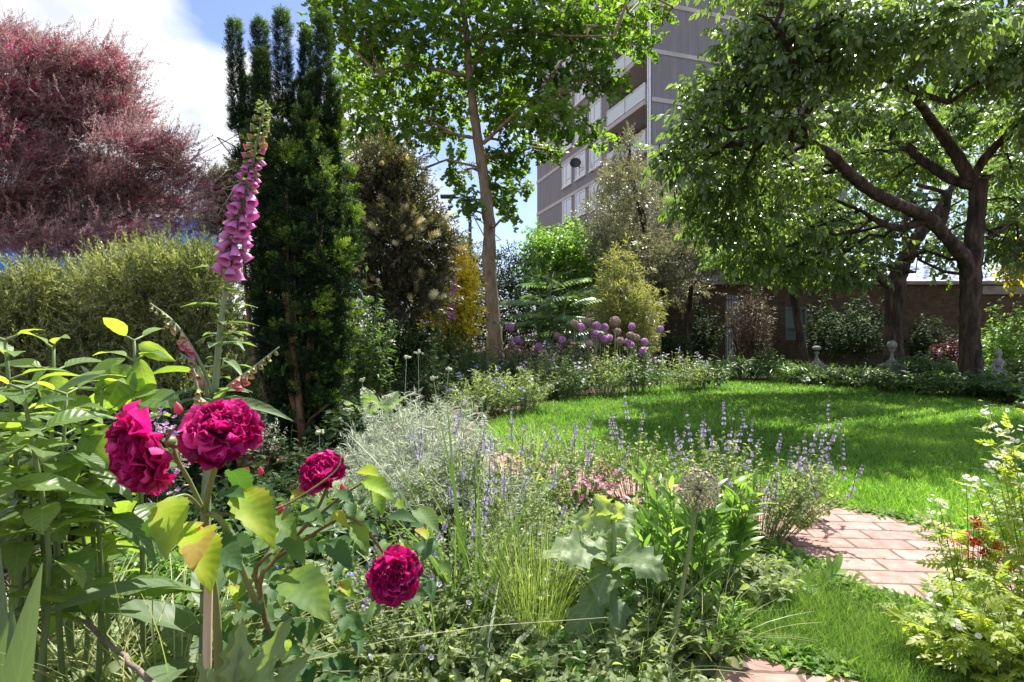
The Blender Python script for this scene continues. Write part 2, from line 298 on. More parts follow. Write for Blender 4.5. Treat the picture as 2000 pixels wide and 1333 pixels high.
M['white_fl'] = leaf_mat('white_floret', [(0, (.62, .62, .54)), (1, (.82, .82, .78))], .25, (1, 1, 1), rough=.6)
M['yellow_fl'] = leaf_mat('yellow_disc', [(0, (.5, .4, .05)), (1, (.65, .5, .08))], 0)
M['red_fl'] = leaf_mat('red_floret', [(0, (.45, .015, .015)), (1, (.66, .05, .05))], .25, (1.1, .8, .8))
M['blue_fl'] = leaf_mat('blue_floret', [(0, (.06, .06, .5)), (1, (.2, .18, .7))], .2, (1, 1, 1))
M['feverfew'] = leaf_mat('feverfew_leaf', greens((.14, .24, .03), (.24, .36, .045), (.40, .48, .08)), .46, (1.3, 1.25, .35), rough=.45)
M['terracotta'] = noise_mat('terracotta', [(.3, (.30, .12, .06)), (.7, (.46, .21, .12))], 14)
M['stone'] = noise_mat('weathered_stone', [(.3, (.13, .125, .10)), (.7, (.34, .33, .29))], 14, 8)
M['stone_pale'] = noise_mat('pale_stone', [(.3, (.18, .18, .165)), (.7, (.38, .375, .35))], 18, 8)
M['stake'] = noise_mat('stake_wood', [(.3, (.42, .30, .17)), (.7, (.62, .49, .32))], 14, 6, .7, .3, .01, (1, 1, .08))
M['chip'] = leaf_mat('bark_chip', [(0, (.06, .04, .028)), (.5, (.19, .12, .08)), (1, (.42, .31, .22))], 0, rough=.9)
M['bluesheet'] = leaf_mat('blue_sheeting', [(0, (.01, .05, .26)), (.5, (.02, .16, .5)), (.8, (.03, .30, .62))], .25, (.6, .9, 1.), rough=.4, noise=1.6)
M['steel'] = flat('galvanised_tube', (.25, .26, .29), .5, .5, .6)
M['greyrender'] = noise_mat('grey_render', [(.3, (.2, .17, .18)), (.7, (.3, .27, .28))], 3)
M['roofmetal'] = noise_mat('pale_blue_roof', [(.3, (.38, .43, .52)), (.7, (.5, .55, .63))], 1.5, 4, .5)
M['darkmetal'] = flat('dark_metal', (.04, .045, .05), .5, .5, .3)
M['greenpaint'] = flat('grey_green_paint', (.12, .15, .14), .6)
M['tealpaint'] = flat('teal_paint', (.04, .22, .25), .5)
M['dark_red_leaf'] = leaf_mat('dark_red_leaf', [(0, (.05, .015, .02)), (1, (.17, .03, .05))], .3, (1.2, .6, .6))
def glass_mat():
    m = bpy.data.materials.new('window_glass'); m.use_nodes = True; b = m.node_tree.nodes['Principled BSDF']
    b.inputs['Base Color'].default_value = (.5, .56, .62, 1); b.inputs['Roughness'].default_value = .08; b.inputs['Specular IOR Level'].default_value = .9; return m
M['glass'] = glass_mat()
def frost():
    m = bpy.data.materials.new('balcony_glass'); m.use_nodes = True; b = m.node_tree.nodes['Principled BSDF']
    b.inputs['Base Color'].default_value = (.50, .58, .60, 1); b.inputs['Roughness'].default_value = .25; b.inputs['Specular IOR Level'].default_value = .6; return m
M['frost'] = frost()

# ------------------------------------------------------------------ leaf templates
def leafT(W=.4, n=4, fold=.22, droop=.25, widest=.42, cols=3, serr=0., lobes=0, wav=0., pw=.85, tipw=.02):
    v = np.linspace(0, 1, n+1); a = math.log(.5)/math.log(widest)
    wd = W/2*np.maximum(np.sin(math.pi*v**a), 0)**pw; wd[0] = max(wd[0], .025); wd[-1] = tipw*W
    if lobes: wd = wd*(1-serr*np.abs(np.sin(math.pi*lobes*v)))
    elif serr: wd = wd*(1+serr*np.where(np.arange(n+1) % 2, 1, -1))
    u = np.linspace(-1, 1, cols)
    ph = rng.uniform(0, 6)
    V = np.zeros((n+1, cols, 3)); V[..., 0] = wd[:, None]*u; V[..., 1] = v[:, None]-.10*droop*v[:, None]**2
    V[..., 2] = -droop*v[:, None]**2+fold*np.abs(u)*wd[:, None]+wav*W*np.sin(v[:, None]*11+ph+u*2.2)*np.abs(u)
    i = np.arange(n)[:, None]*cols+np.arange(cols-1)[None]
    F = np.stack([i, i+1, i+1+cols, i+cols], -1).reshape(-1, 4)
    UV = np.stack(np.broadcast_arrays(u[None], v[:, None]), -1).reshape(-1, 2)
    return T(V.reshape(-1, 3), [F], UV)
def quadleaf(W=.4, fold=.12, wid=.45, droop=.0):
    return T([[0, 0, 0], [W/2, wid, fold], [0, 1, -droop], [-W/2, wid, fold]], [[[0, 1, 2], [0, 2, 3]]], [[0, 0], [1, .5], [0, 1], [-1, .5]])
def blade(W=.05, n=3, bend=.4, tip=0.):
    v = np.linspace(0, 1, n+1); V = []
    for k in v: V += [[-W/2*(1-k)**.7-.001, k-.25*bend*k*k, -bend*k*k], [W/2*(1-k)**.7+.001, k-.25*bend*k*k, -bend*k*k]]
    i = np.arange(n)*2
    return T(V, [np.stack([i, i+1, i+3, i+2], -1)], [[(-1, 1)[j % 2], v[j//2]] for j in range(2*n+2)], A([v[j//2]*.3-.1 for j in range(2*n+2)]))
def fanleaf():      # ginkgo
    V = [[0, 0, 0]]; UV = [[0, 0]]
    for k, a in enumerate(np.linspace(-62, 62, 6)):
        r = .95 if k not in (2, 3) else .86
        V.append([r*math.sin(R(a)), r*math.cos(R(a)), .12*(k % 2)-.05]); UV.append([a/62, 1])
    return T(V, [[[0, k+1, k] for k in range(1, 6)]], UV)
def combine(parts):
    V = []; F3 = []; F4 = []; UV = []; t = []; n = 0
    for p in parts:
        V.append(p.V); UV.append(p.UV); t.append(p.t)
        for f in p.F: (F3 if f.shape[1] == 3 else F4).append(f+n)
        n += len(p.V)
    return T(np.vstack(V), [np.vstack(f) for f in (F3, F4) if f], np.vstack(UV), np.concatenate(t))
def place(tp, pos, dr, nr, s, t=0.):
    y = nrm(A(dr, float)); x = nrm(np.cross(y, A(nr, float)+1e-4)); z = np.cross(x, y)
    return T(A(pos)+s*(tp.V[:, :1]*x+tp.V[:, 1:2]*y+tp.V[:, 2:3]*z), tp.F, tp.UV, tp.t+t)
def sprig(leaf, n, ls, ang=50, flatn=.6, jit=.25, droop=0., tip=0., tj=.15, planar=False):
    ps = []
    for i in range(n):
        f = (i+.5)/n; az = (i % 2)*math.pi+rng.normal()*.35 if planar else i*2.4+rng.normal()*.3
        a = R(ang)*(1-.45*f)*(1+rng.normal()*jit*.5)
        d = A([math.sin(a)*math.cos(az), math.cos(a), math.sin(a)*math.sin(az)*(1-flatn if planar else 1)-droop])
        nz = A([0, -.3, 1.])+rng.normal(size=3)*jit
        ps.append(place(leaf, [0, f, -droop*.3*f*f], d, nz, ls*(1.1-.35*f)*rng.uniform(.8, 1.15), rng.normal()*tj+tip*(f-.4)))
    ps.append(place(leaf, [0, .97, -droop*.3], [0, 1, -droop], [0, 0, 1], ls*.7, tip*.6))
    return combine(ps)
Q = quadleaf()
LF = leafT(.42, 4); LF2 = leafT(.5, 4, droop=.45); LNARROW = leafT(.16, 3, droop=.3); LTINY = quadleaf(.5, .1)
NEEDLE = quadleaf(.16, .03); NEEDLE2 = quadleaf(.2, .04)
def daisy(n=9, w=.34, cup=.1):
    V = []; F = []
    for k in range(n):
        a = k/n*2*math.pi; c, s_ = math.cos(a), math.sin(a)
        def q(r, t_, z): return [r*c-t_*s_, r*s_+t_*c, z]
        b = len(V); V += [q(.15, -.06, 0), q(.15, .06, 0), q(.85, w*.75, cup), q(1, 0, cup*1.1), q(.85, -w*.75, cup)]
        F.append([b, b+1, b+2, b+3, b+4])
    Z = A(V); return T(np.stack([Z[:, 0], Z[:, 2], Z[:, 1]], -1)*A([1, 1, -1]), [F], np.zeros((len(V), 2)), rng.uniform(-.2, .2, len(V)))
FL5 = daisy(5, .6, .25); FL10 = daisy(11, .26, -.08)
def disc(r=.3, h=.15):
    V = [[0, h, 0]]+[[r*math.cos(k*.785), 0, r*math.sin(k*.785)] for k in range(8)]
    return T(V, [[[0, 1+k, 1+(k+1) % 8] for k in range(8)]])
DISC = disc()
def ball(r=1, seg=8, rings=5):
    V = []; F = []
    for i in range(rings+1):
        for j in range(seg):
            th = math.pi*i/rings; a = j/seg*2*math.pi; V.append([r*math.sin(th)*math.cos(a), r*math.cos(th), r*math.sin(th)*math.sin(a)])
    for i in range(rings):
        for j in range(seg): F.append([i*seg+j, (i+1)*seg+j, (i+1)*seg+(j+1) % seg, i*seg+(j+1) % seg])
    return T(V, [F])
BALL = ball()

# ------------------------------------------------------------------ generic plants
def sample_clumps(cl, n, shell=.5):
    c = A([q[0] for q in cl]); r = A([q[1] for q in cl]); wt = (r[:, 0]*r[:, 2])**.9*A([q[2] if len(q) > 2 else 1. for q in cl]); i = rng.choice(len(cl), n, p=wt/wt.sum())
    d = rdir(n); rr = rng.uniform(0, 1, n)**shell
    rr = rr*(1+.12*rng.normal(size=n))
    return c[i]+d*r[i]*rr[:, None], d, i
def clumps_px(lst, d, dd=0., depth=1.0, k=1.):
    o = []
    for q in lst:
        px, py, rx, ry = q[:4]; de = d+(q[4] if len(q) > 4 else rng.normal()*dd); wt = q[5] if len(q) > 5 else 1.
        o.append((P(px, py, de), A([PX(rx, de)*k, PX((rx+ry)/2, de)*depth, PX(ry, de)*k]), wt))
    return o
def limbs(mb, cl, path, r0, nsub=5, rt=.004, sides=5, amp=.12):
    """grow a bough from the nearest point of the given limb path to each clump, then twigs inside it"""
    path = np.vstack(path)
    for q in cl:
        c, r = q[0], q[1]
        dd = np.linalg.norm(path-c, axis=1)+np.maximum(path[:, 2]-c[2], 0)*1.2
        s = path[np.argmin(dd)]; L_ = np.linalg.norm(c-s)
        p = wig(s, c, 7, amp, .05); mb.tube(p, np.linspace(r0, r0*.45, 7), sides)
        for k in range(nsub):
            e = c+rdir(1)[0]*r*rng.uniform(.6, .95); st = p[rng.integers(3, 7)]
            mb.tube(wig(st, e, 5, amp, .03), np.linspace(r0*.4, rt, 5), 4)
def mound(name, label, cat, base, r, h, nst, nl, leaf, ls, mat, smat='stem', fl=None, group=None, lean=(0, 0), t0=.25, up=.25, leafn='leaves', tj=.22, ry=None, stemr=.003, curve=.4):
    base = A(base, float); root = thing(name, label, cat, base, group)
    ry = ry or r
    az = rnd(0, 6.283, nst); rad = np.sqrt(rnd(0, 1, nst)); ht = h*(1-.45*rad**2)*rnd(.7, 1.08, nst)
    top = base+np.stack([rad*np.cos(az)*r+lean[0]*ht, rad*np.sin(az)*ry+lean[1]*ht, ht], -1)
    bot = base+np.stack([rad*np.cos(az)*r*.3, rad*np.sin(az)*ry*.3, 0*ht], -1)
    ms = MB(); ml = MB()
    mid = bot*(.5+curve*.3)+top*(.5-curve*.3); mid[:, 2] = bot[:, 2]+(top[:, 2]-bot[:, 2])*(.5+.12*curve)
    def at(t):
        t = t[..., None]; return (1-t)**2*bot[:, None]+2*t*(1-t)*mid[:, None]+t*t*top[:, None]
    tt = np.broadcast_to(np.linspace(0, 1, 5), (nst, 5)); pts = at(tt)
    for i in range(nst): ms.tube(pts[i], np.linspace(stemr, stemr*.5, 5), 3, rng.uniform(.2, .8), cap=False)
    t = rnd(t0, 1, (nst, nl))**.8; pos = at(t); d = rdir(nst*nl); out_ = np.repeat(np.stack([np.cos(az), np.sin(az), 0*az], -1), nl, 0)
    d = d*A([1, 1, .5])+out_*.35; d[:, 2] += up
    nn = rng.normal(size=(nst*nl, 3))*.4+A([0, 0, 1.])
    tv = np.clip(.5+rng.normal(size=nst*nl)*tj, 0, 1)
    lt = leaf if isinstance(leaf, list) else [leaf]
    sel = rng.integers(0, len(lt), nst*nl)
    pos = pos.reshape(-1, 3); s_ = ls*rnd(.6, 1.15, nst*nl)*(1.15-.4*t.ravel())
    for k, tp in enumerate(lt): q = sel == k; ml.inst(tp, pos[q], d[q], nn[q], s_[q], tv[q])
    ms.build('stems', M[smat], root); ml.build(leafn, M[mat], root)
    if fl: fl(root, top, nrm(top-mid))
    return root
def spikes(frac, length, n, size, mat='lav', cal='calyx', wh=5, name='flower_spikes'):
    """flower spikes of whorled florets on a share of the stems"""
    def f(root, top, d):
        sel = np.nonzero(rng.random(len(top)) < frac)[0]
        for i in sel:
            mf = MB(); mc = MB(); dd = nrm(d[i]*.5+A([0, 0, 1.])+rng.normal(size=3)*.24); l = length*rng.uniform(.6, 1.2); p = wig(top[i]-dd*.01, top[i]+dd*l, 5, .05)
            mc.tube(p, np.linspace(.0018, .001, 5), 3, cap=False)
            for k in range(n):
                f_ = (k+.3)/n; gap = (k % 2) if f_ < .5 else rng.random() < .2
                if gap: continue
                c = p[0]+(p[-1]-p[0])*f_; a = rnd(0, 6.283)+np.arange(wh)*6.283/wh
                o_ = np.stack([np.cos(a), np.sin(a), np.full(wh, .25)], -1)
                mc.inst(Q, np.repeat(c[None], wh, 0), o_+A([0, 0, .5]), A([0, 0, 1.]), size*1.0*(1.15-.6*f_), rng.random(wh))
                kk = rng.random(wh) < .55*(1.2-f_)
                mf.inst(FL5, (c+o_*size*.55*(1.2-.6*f_))[kk], o_[kk], A([0, 0, 1.]), size*.62*(1.15-.5*f_), rng.random(kk.sum()))
            fs = mc.build('flower_spike', M[cal], root)
            if mf.n: mf.build('florets', M[mat], fs)
    return f
def blooms(frac, size, mat, tp=FL5, name='flowers', k=3, spread=.03, centre=None, near=True):
    def f(root, top, d):
        sel = np.nonzero(rng.random(len(top)) < frac)[0]
        if near:
            for i in sel[:100]: one(root, top[[i]])
        else: one(root, top[sel])
    def one(root, tops):
        mf = MB(); mc = MB(); sel = tops
        p = np.repeat(tops, k, 0)+rng.normal(size=(len(sel)*k, 3))*spread
        u = nrm(rng.normal(size=p.shape)*.5+A([0, -.35, 1.])); s_ = size*rnd(.7, 1.2, len(p))
        mf.inst(tp, p, u, rdir(len(p)), s_, rng.random(len(p)))
        if not mf.n: return
        fo = mf.build('flower_cluster' if near else name, M[mat], root)
        if centre: mc.inst(DISC, p, u, rdir(len(p)), s_, .5); mc.build('flower_centres', M[centre], fo if near else root)
    return f

# ================================================================== SETTING
mb = MB(); mb.add([[-300, -60, 0], [300, -60, 0], [300, 600, 0], [-300, 600, 0]], [[[0, 1, 2, 3]]]); tag(mb.build('ground', M['soil'], smooth=False), None, None, None, 'structure')
def poly_sheet(name, pts, z, mat, thick=0.):
    p = [(*q[:2], z) for q in pts]; n = len(p); mb = MB(); V = A(p, float)
    me = bpy.data.meshes.new(name)
    if thick: V2 = V.copy(); V2[:, 2] -= thick; me.from_pydata([tuple(q) for q in np.vstack([V, V2])], [], [list(range(n))]+[[(i+1) % n, i, n+i, n+(i+1) % n] for i in range(n)])
    else: me.from_pydata([tuple(q) for q in V], [], [list(range(n))])
    me.update(); me.materials.append(mat); o = bpy.data.objects.new(name, me); COL.objects.link(o); o['kind'] = 'structure'; return o
lawn_px = [(935, 870), (930, 842), (985, 812), (1055, 792), (1150, 772), (1290, 752), (1420, 742), (1560, 738), (1720, 742), (1850, 762), (1960, 795), (2150, 830), (2500, 900), (2500, 1135), (2250, 1118), (2000, 1075), (1850, 1040), (1700, 1005), (1500, 975), (1330, 950), (1190, 925), (1090, 905), (1000, 890)]
lawn = [G(*q)[:2] for q in lawn_px]
poly_sheet('lawn', lawn, .006, M['lawn'])
path_px = [(930, 885), (1000, 892), (1090, 907), (1190, 927), (1330, 952), (1500, 977), (1700, 1007), (1850, 1042), (2000, 1077), (2250, 1120), (2600, 1200), (2700, 1500), (2100, 1290), (1900, 1225), (1760, 1192), (1680, 1172), (1590, 1120), (1500, 1075), (1350, 1030), (1180, 990), (1050, 960), (930, 935)]
poly_sheet('brick_path', [G(*q)[:2] for q in path_px], .02, M['path'], .02)
poly_sheet('brick_path', [G(*q)[:2] for q in [(1395, 1340), (1412, 1273), (1480, 1283), (1560, 1300), (1650, 1333), (1800, 1420), (2100, 1700), (1500, 1900), (1330, 1500)]], .02, M['path'], .02)

def inside(p, poly):
    poly = A(poly); x, y = p[:, 0], p[:, 1]; c = np.zeros(len(p), bool); j = len(poly)-1
    for i in range(len(poly)):
        xi, yi = poly[i]; xj, yj = poly[j]
        c ^= ((yi > y) != (yj > y)) & (x < (xj-xi)*(y-yi)/(yj-yi+1e-12)+xi); j = i
    return c
def grass_on(name, poly, n, h, bias=1.5, label=None, mat='grass', w=.07, edge=.0):
    p = []; poly = A(poly); lo, hi = poly.min(0), poly.max(0); tot = 0
    while tot < n:
        q = rnd(0, 1, (n*2, 2)); y = (lo[1]**(1-bias)+(hi[1]**(1-bias)-lo[1]**(1-bias))*q[:, 1])**(1/(1-bias)); x = lo[0]+(hi[0]-lo[0])*q[:, 0]
        x = np.where(rng.random(n*2) < .8, (rnd(-.32, 1.02, n*2))*y, x)
        k = np.stack([x, y], -1); k = k[inside(k, poly)]; p.append(k); tot += len(k)
    p = np.vstack(p)[:n]; mb = MB(); Z = np.full(len(p), .006); pos = np.column_stack([p, Z])
    tint_ = np.clip(.45+.22*rng.normal(size=len(p))+.22*np.sin(p[:, 0]*2.1+1)*np.sin(p[:, 1]*1.7)+.14*np.sin(p[:, 0]*6.3)*np.sin(p[:, 1]*4.1+2), 0, 1)
    for tp in (blade(w, 2, .35), blade(w, 2, .7)):
        k = rng.random(len(p)) < .5; m = k.sum()
        d = rng.normal(size=(m, 3))*.42+A([0, 0, 1.]); mb.inst(tp, pos[k], d, rdir(m)*A([1, 1, .2]), h*rnd(.5, 1.35, m)*(1+.04*p[k, 1]), tint_[k], sx=1+.16*p[k, 1])
    o = mb.build(name, M[mat]); o['kind'] = 'stuff'; tag(o, label, 'grass'); return o
grass_on('lawn_grass', lawn, 170000, .036, 1.6, 'mown green lawn grass lying dappled under the spreading tree')
gp = [G(*q)[:2] for q in [(1440, 1190), (1530, 1140), (1600, 1135), (1680, 1176), (1760, 1196), (1900, 1230), (2080, 1290), (2300, 1450), (1900, 1440), (1650, 1330), (1560, 1296), (1480, 1280)]]
grass_on('rough_grass', gp, 26000, .05, 1.5, 'rough bright grass patch between the two pieces of brick path', 'roughgrass', w=.022)

# ================================================================== BUILDINGS
def tower():
    c0 = A([2.13, 50., 0]); u = A([.312, -.95, 0]); u = u/np.linalg.norm(u); v = A([-u[1], u[0], 0])     # u along left face to near corner, v along right face
    nL = -v; nR = u                                                                  # outward normals
    L_, W_, HT = 18.2, 14., 34.4; base = c0.copy(); root = thing('apartment_tower', 'grey concrete apartment tower block with stacked balconies rising behind the trees', 'apartment block', base)
    ax = np.stack([u, v, A([0, 0, 1.])])
    def B(m, s0, s1, w0, w1, z0, z1):
        m.box(c0+u*(s0+s1)/2+v*(w0+w1)/2+A([0, 0, (z0+z1)/2]), ((s1-s0)/2, (w1-w0)/2, (z1-z0)/2), ax)
    m = MB(); B(m, 0, 13.05, 0, W_, 0, HT); B(m, 13.05, 18.2, 1.6, W_, 0, HT); B(m, 17.75, 18.2, 0.0, 1.6, 0, HT)
    m.build('wall', M['concrete'], root, False)
    m = MB(); B(m, -.15, 18.35, -.15, W_+.15, HT, HT+.6); m.build('roof', M['band'], root, False)
    zb = 11.54-2.69*4
    m = MB()
    for k in range(13):
        z = zb+2.69*k
        if 1 < z < HT-.5:
            B(m, -.04, 13.05, -.05, .0, z-.12, z+.12); B(m, 18.2, 18.25, -.05, W_, z-.12, z+.12)
    m.build('floor_band', M['band'], root, False)
    for k in range(3, 13):
        z = zb+2.69*k
        if z > HT-2: break
        sl = MB(); B(sl, 13.07, 17.74, -.25, 1.6, z-.14, z+.14); so_ = sl.build('balcony_slab', M['soffit'], root, False)
        fr = MB(); gl = MB()
        for a, b in ((13.15, 15.4), (15.5, 17.7)):
            B(gl, a+.05, b-.05, -.2, -.17, z+.28, z+1.05)
            for zz in (z+.22, z+1.06): B(fr, a, b, -.225, -.15, zz, zz+.06)
            for s_ in (a, b-.05): B(fr, s_, s_+.05, -.225, -.15, z+.28, z+1.06)
        gl.build('balcony_panel', M['frost'], so_, False); fr.build('balcony_rail', M['white'], so_, False)
        bd = MB(); B(bd, 13.4, 15.6, 1.53, 1.59, z+.16, z+2.25); bf = bd.build('balcony_door', M['glass'], root, False)
        fr = MB()
        for s_ in (13.35, 14.45, 15.55): B(fr, s_, s_+.08, 1.48, 1.56, z+.15, z+2.3)
        B(fr, 13.35, 15.63, 1.47, 1.56, z+2.25, z+2.33); fr.build('door_frame', M['white'], bf, False)
        for a, b in ((5.6, 7.25), (7.96, 9.66), (10.3, 12.0)):
            f = MB(); z1 = z-.18; z0 = z-1.85
            for s_ in (a, a+(b-a)*.36, b-.09): B(f, s_, s_+.09, -.09, .0, z0, z1)
            for zz in (z0, z1-.09): B(f, a+.003, b-.003, -.087, .0, zz, zz+.09)
            B(f, a+(b-a)*.36+.09, b-.09, -.084, .0, z0+.42, z0+.5)
            B(f, a-.06, b+.06, -.14, .0, z0-.09, z0-.003)
            fo = f.build('window', M['white'], root, False)
            g = MB(); B(g, a+.08, b-.08, -.045, -.02, z0+.08, z1-.08); g.build('pane', M['glass'], fo, False)
    m = MB()
    for s_ in (17.9, 18.1): p = c0+u*s_-v*.1; m.tube([p+A([0, 0, .2]), p+A([0, 0, HT])], [.06, .06], 6)
    m.build('drainpipe', M['white'], root)
    p = c0+u*9.0-v*.5+A([0, 0, 11.54+2.69-1.05])
    m = MB(); pr = [(0, 0), (.18, .03), (.34, .12), (.40, .2), (.385, .2), (.33, .13), (.17, .045), (0, .015)]
    m.lathe(p, pr, 16, A([-.2, -1, .35])); m.tube([p, p+v*.4-A([0, 0, .2])], [.03, .03], 5); m.build('satellite_dish', M['darkmetal'], root)
tower()

def right_building():
    d = 17.; xl, xr = P(1290, 700, d)[0], P(2450, 700, d)[0]; top = P(0, 556, d)[2]
    root = thing('brick_outbuilding', 'long low brown brick garden building under the trees', 'building', (xl, d, 0))
    dx0, dx1 = P(1417, 0, d)[0], P(1452, 0, d)[0]; dz = P(0, 575, d)[2]
    wx0, wx1 = P(1534, 0, d)[0], P(1578, 0, d)[0]; wz0, wz1 = P(0, 664, d)[2], P(0, 598, d)[2]
    m = MB()
    def seg(a, b, z0, z1): m.box(((a+b)/2, d+.15, (z0+z1)/2), ((b-a)/2, .15, (z1-z0)/2))
    seg(xl, dx0, 0, top); seg(dx0, dx1, dz, top); seg(dx1, wx0, 0, top); seg(wx0, wx1, 0, wz0); seg(wx0, wx1, wz1, top); seg(wx1, xr, 0, top)
    m.build('wall', M['wallbrick'], root, False)
    m = MB(); m.box(((xl+xr)/2, d+.12, top+.05), ((xr-xl)/2, .22, .05)); m.box(((xr+P(1915, 0, d)[0])/2, d-.04, top-.16), ((xr-P(1915, 0, d)[0])/2, .04, .12)); m.build('coping', M['coping'], root, False)
    m = MB(); m.box(((dx0+dx1)/2, d+.12, dz/2), ((dx1-dx0)/2, .03, dz/2)); do = m.build('door', M['white'], root, False)
    m = MB()
    for k in range(7): x = dx0+(dx1-dx0)*(k+.5)/7; m.tube([[x, d+.04, .05], [x, d+.04, dz-.02]], [.012]*2, 5)
    for z in (.3, 1.2, dz-.15): m.tube([[dx0, d+.04, z], [dx1, d+.04, z]], [.015]*2, 5)
    m.build('bars', M['darkmetal'], do)
    m = MB(); m.box(((dx0+dx1)/2-.02, d+.07, dz*.72), (.16, .012, .13)); m.build('door_sign', M['tealpaint'], do, False)
    m = MB(); cx = (wx0+wx1)/2; cz = (wz0+wz1)/2
    for x in (wx0+.04, wx1-.04): m.box((x, d+.06, cz), (.04, .04, (wz1-wz0)/2))
    for z in (wz0+.04, wz1-.04, cz-.12): m.box((cx, d+.062, z), ((wx1-wx0)/2-.08, .035, .04))
    wo = m.build('window', M['greenpaint'], root, False)
    m = MB(); m.box((cx, d+.09, cz), ((wx1-wx0)/2-.05, .01, (wz1-wz0)/2-.05)); m.build('pane', M['greenpaint'], wo, False)
    m = MB(); m.tube([[P(1367, 0, d)[0], d-.06, 0], [P(1367, 0, d)[0], d-.06, top]], [.045]*2, 8); m.build('drainpipe', M['darkmetal'], root)
    # pale metal roof of the hall beyond
    d2 = 23.; x0, x1 = P(1500, 0, d2)[0], P(2600, 0, d2)[0]; z0, z1 = P(0, 556, d2)[2], P(0, 520, d2)[2]
    r2 = thing('pale_roofed_hall', 'hall with a pale blue sheet roof showing above the brick wall', 'building', (x0, d2, 0))
    m = MB(); m.box(((x0+x1)/2, d2+3, z0/2), ((x1-x0)/2, 3, z0/2)); m.build('wall', M['greyrender'], r2, False)
    m = MB(); V = []
    n = 60
    for i in range(n+1):
        x = x0-.3+(x1-x0+.6)*i/n; o = .05*(i % 2); V += [[x, d2-.4, z0+o], [x, d2+3, z1+.35+o], [x, d2+6.4, z0+o]]
    i = np.arange(n)*3; m.add(V, [np.vstack([np.stack([i, i+1, i+4, i+3], -1), np.stack([i+1, i+2, i+5, i+4], -1)])]); m.build('roof', M['roofmetal'], r2, False)
right_building()

def scaffold():
    d = 15.; x0, x1 = P(-260, 0, d)[0], P(425, 0, d)[0]; zt = P(0, 425, d)[2]
    root = thing('scaffolded_building', 'building site wrapped in bright blue sheeting behind the purple tree', 'building', (x0, d, 0))
    m = MB(); m.box(((x0+x1)/2-1, d+3, 1.6), ((x1-x0)/2-1, 2., 1.6)); m.build('wall', M['greyrender'], root, False)
    m = MB(); xs = np.linspace(x0, x1, 60); zs = np.linspace(P(0, 545, d)[2], zt, 8)
    X, Z = np.meshgrid(xs, zs); top = zt-np.clip((P(300, 0, d)[0]-X)*.04, -.1, .35)
    Y = d+.10*np.sin(X*3.1)+.07*np.sin(X*7.3+Z*2)+.05*np.sin(Z*5)
    Z = np.minimum(Z, top); V = np.stack([X, Y, Z], -1).reshape(-1, 3); i = np.arange(7)[:, None]*60+np.arange(59)[None]
    m.add(V, [np.stack([i, i+1, i+61, i+60], -1).reshape(-1, 4)]); m.build('sheeting', M['bluesheet'], root)
    m = MB(); xb = P(-200, 0, d)[0], P(70, 0, d)[0]; m.box((sum(xb)/2, d-.5, P(0, 571, d)[2]), ((xb[1]-xb[0])/2, .04, .06)); m.build('rail_board', M['bluesheet'], root, False)
    for px, py in ((-120, 300), (-20, 330), (60, 300), (140, 330), (262, 212), (338, 295), (360, 320), (375, 338), (390, 350), (408, 372)):
        p = P(px, py, d+.2); m = MB(); m.tube([[p[0], d+.2, 0], p], [.028]*2, 6); m.build('scaffold_pole', M['steel'], root)
    m = MB()
    for a, b in (((238, 232), (295, 228)), ((-200, 420), (430, 415)), ((330, 360), (420, 380)), ((355, 352), (395, 352))): m.tube([P(*a, d+.2), P(*b, d+.2)], [.024]*2, 6)
    m.build('scaffold_ledger', M['steel'], root)
scaffold()
root = thing('street_lamp', 'dark street lamp post standing against the sky behind the ginkgo trunk', 'street lamp', (P(918, 500, 28)[0], 28, 0))
b = P(918, 500, 28); b[2] = 0; t = P(918, 398, 28)
m = MB(); m.tube([b, b*.5+t*.5, t], [.11, .09, .07], 8); m.build('post', M['darkmetal'], root)
m = MB(); m.tube([t, t+A([-.2, -.1, .18]), t+A([-.7, -.3, .25])], [.05, .045, .04], 6); m.box(t+A([-1., -.4, .24]), (.35, .14, .07)); m.build('lamp_head', M['darkmetal'], root)

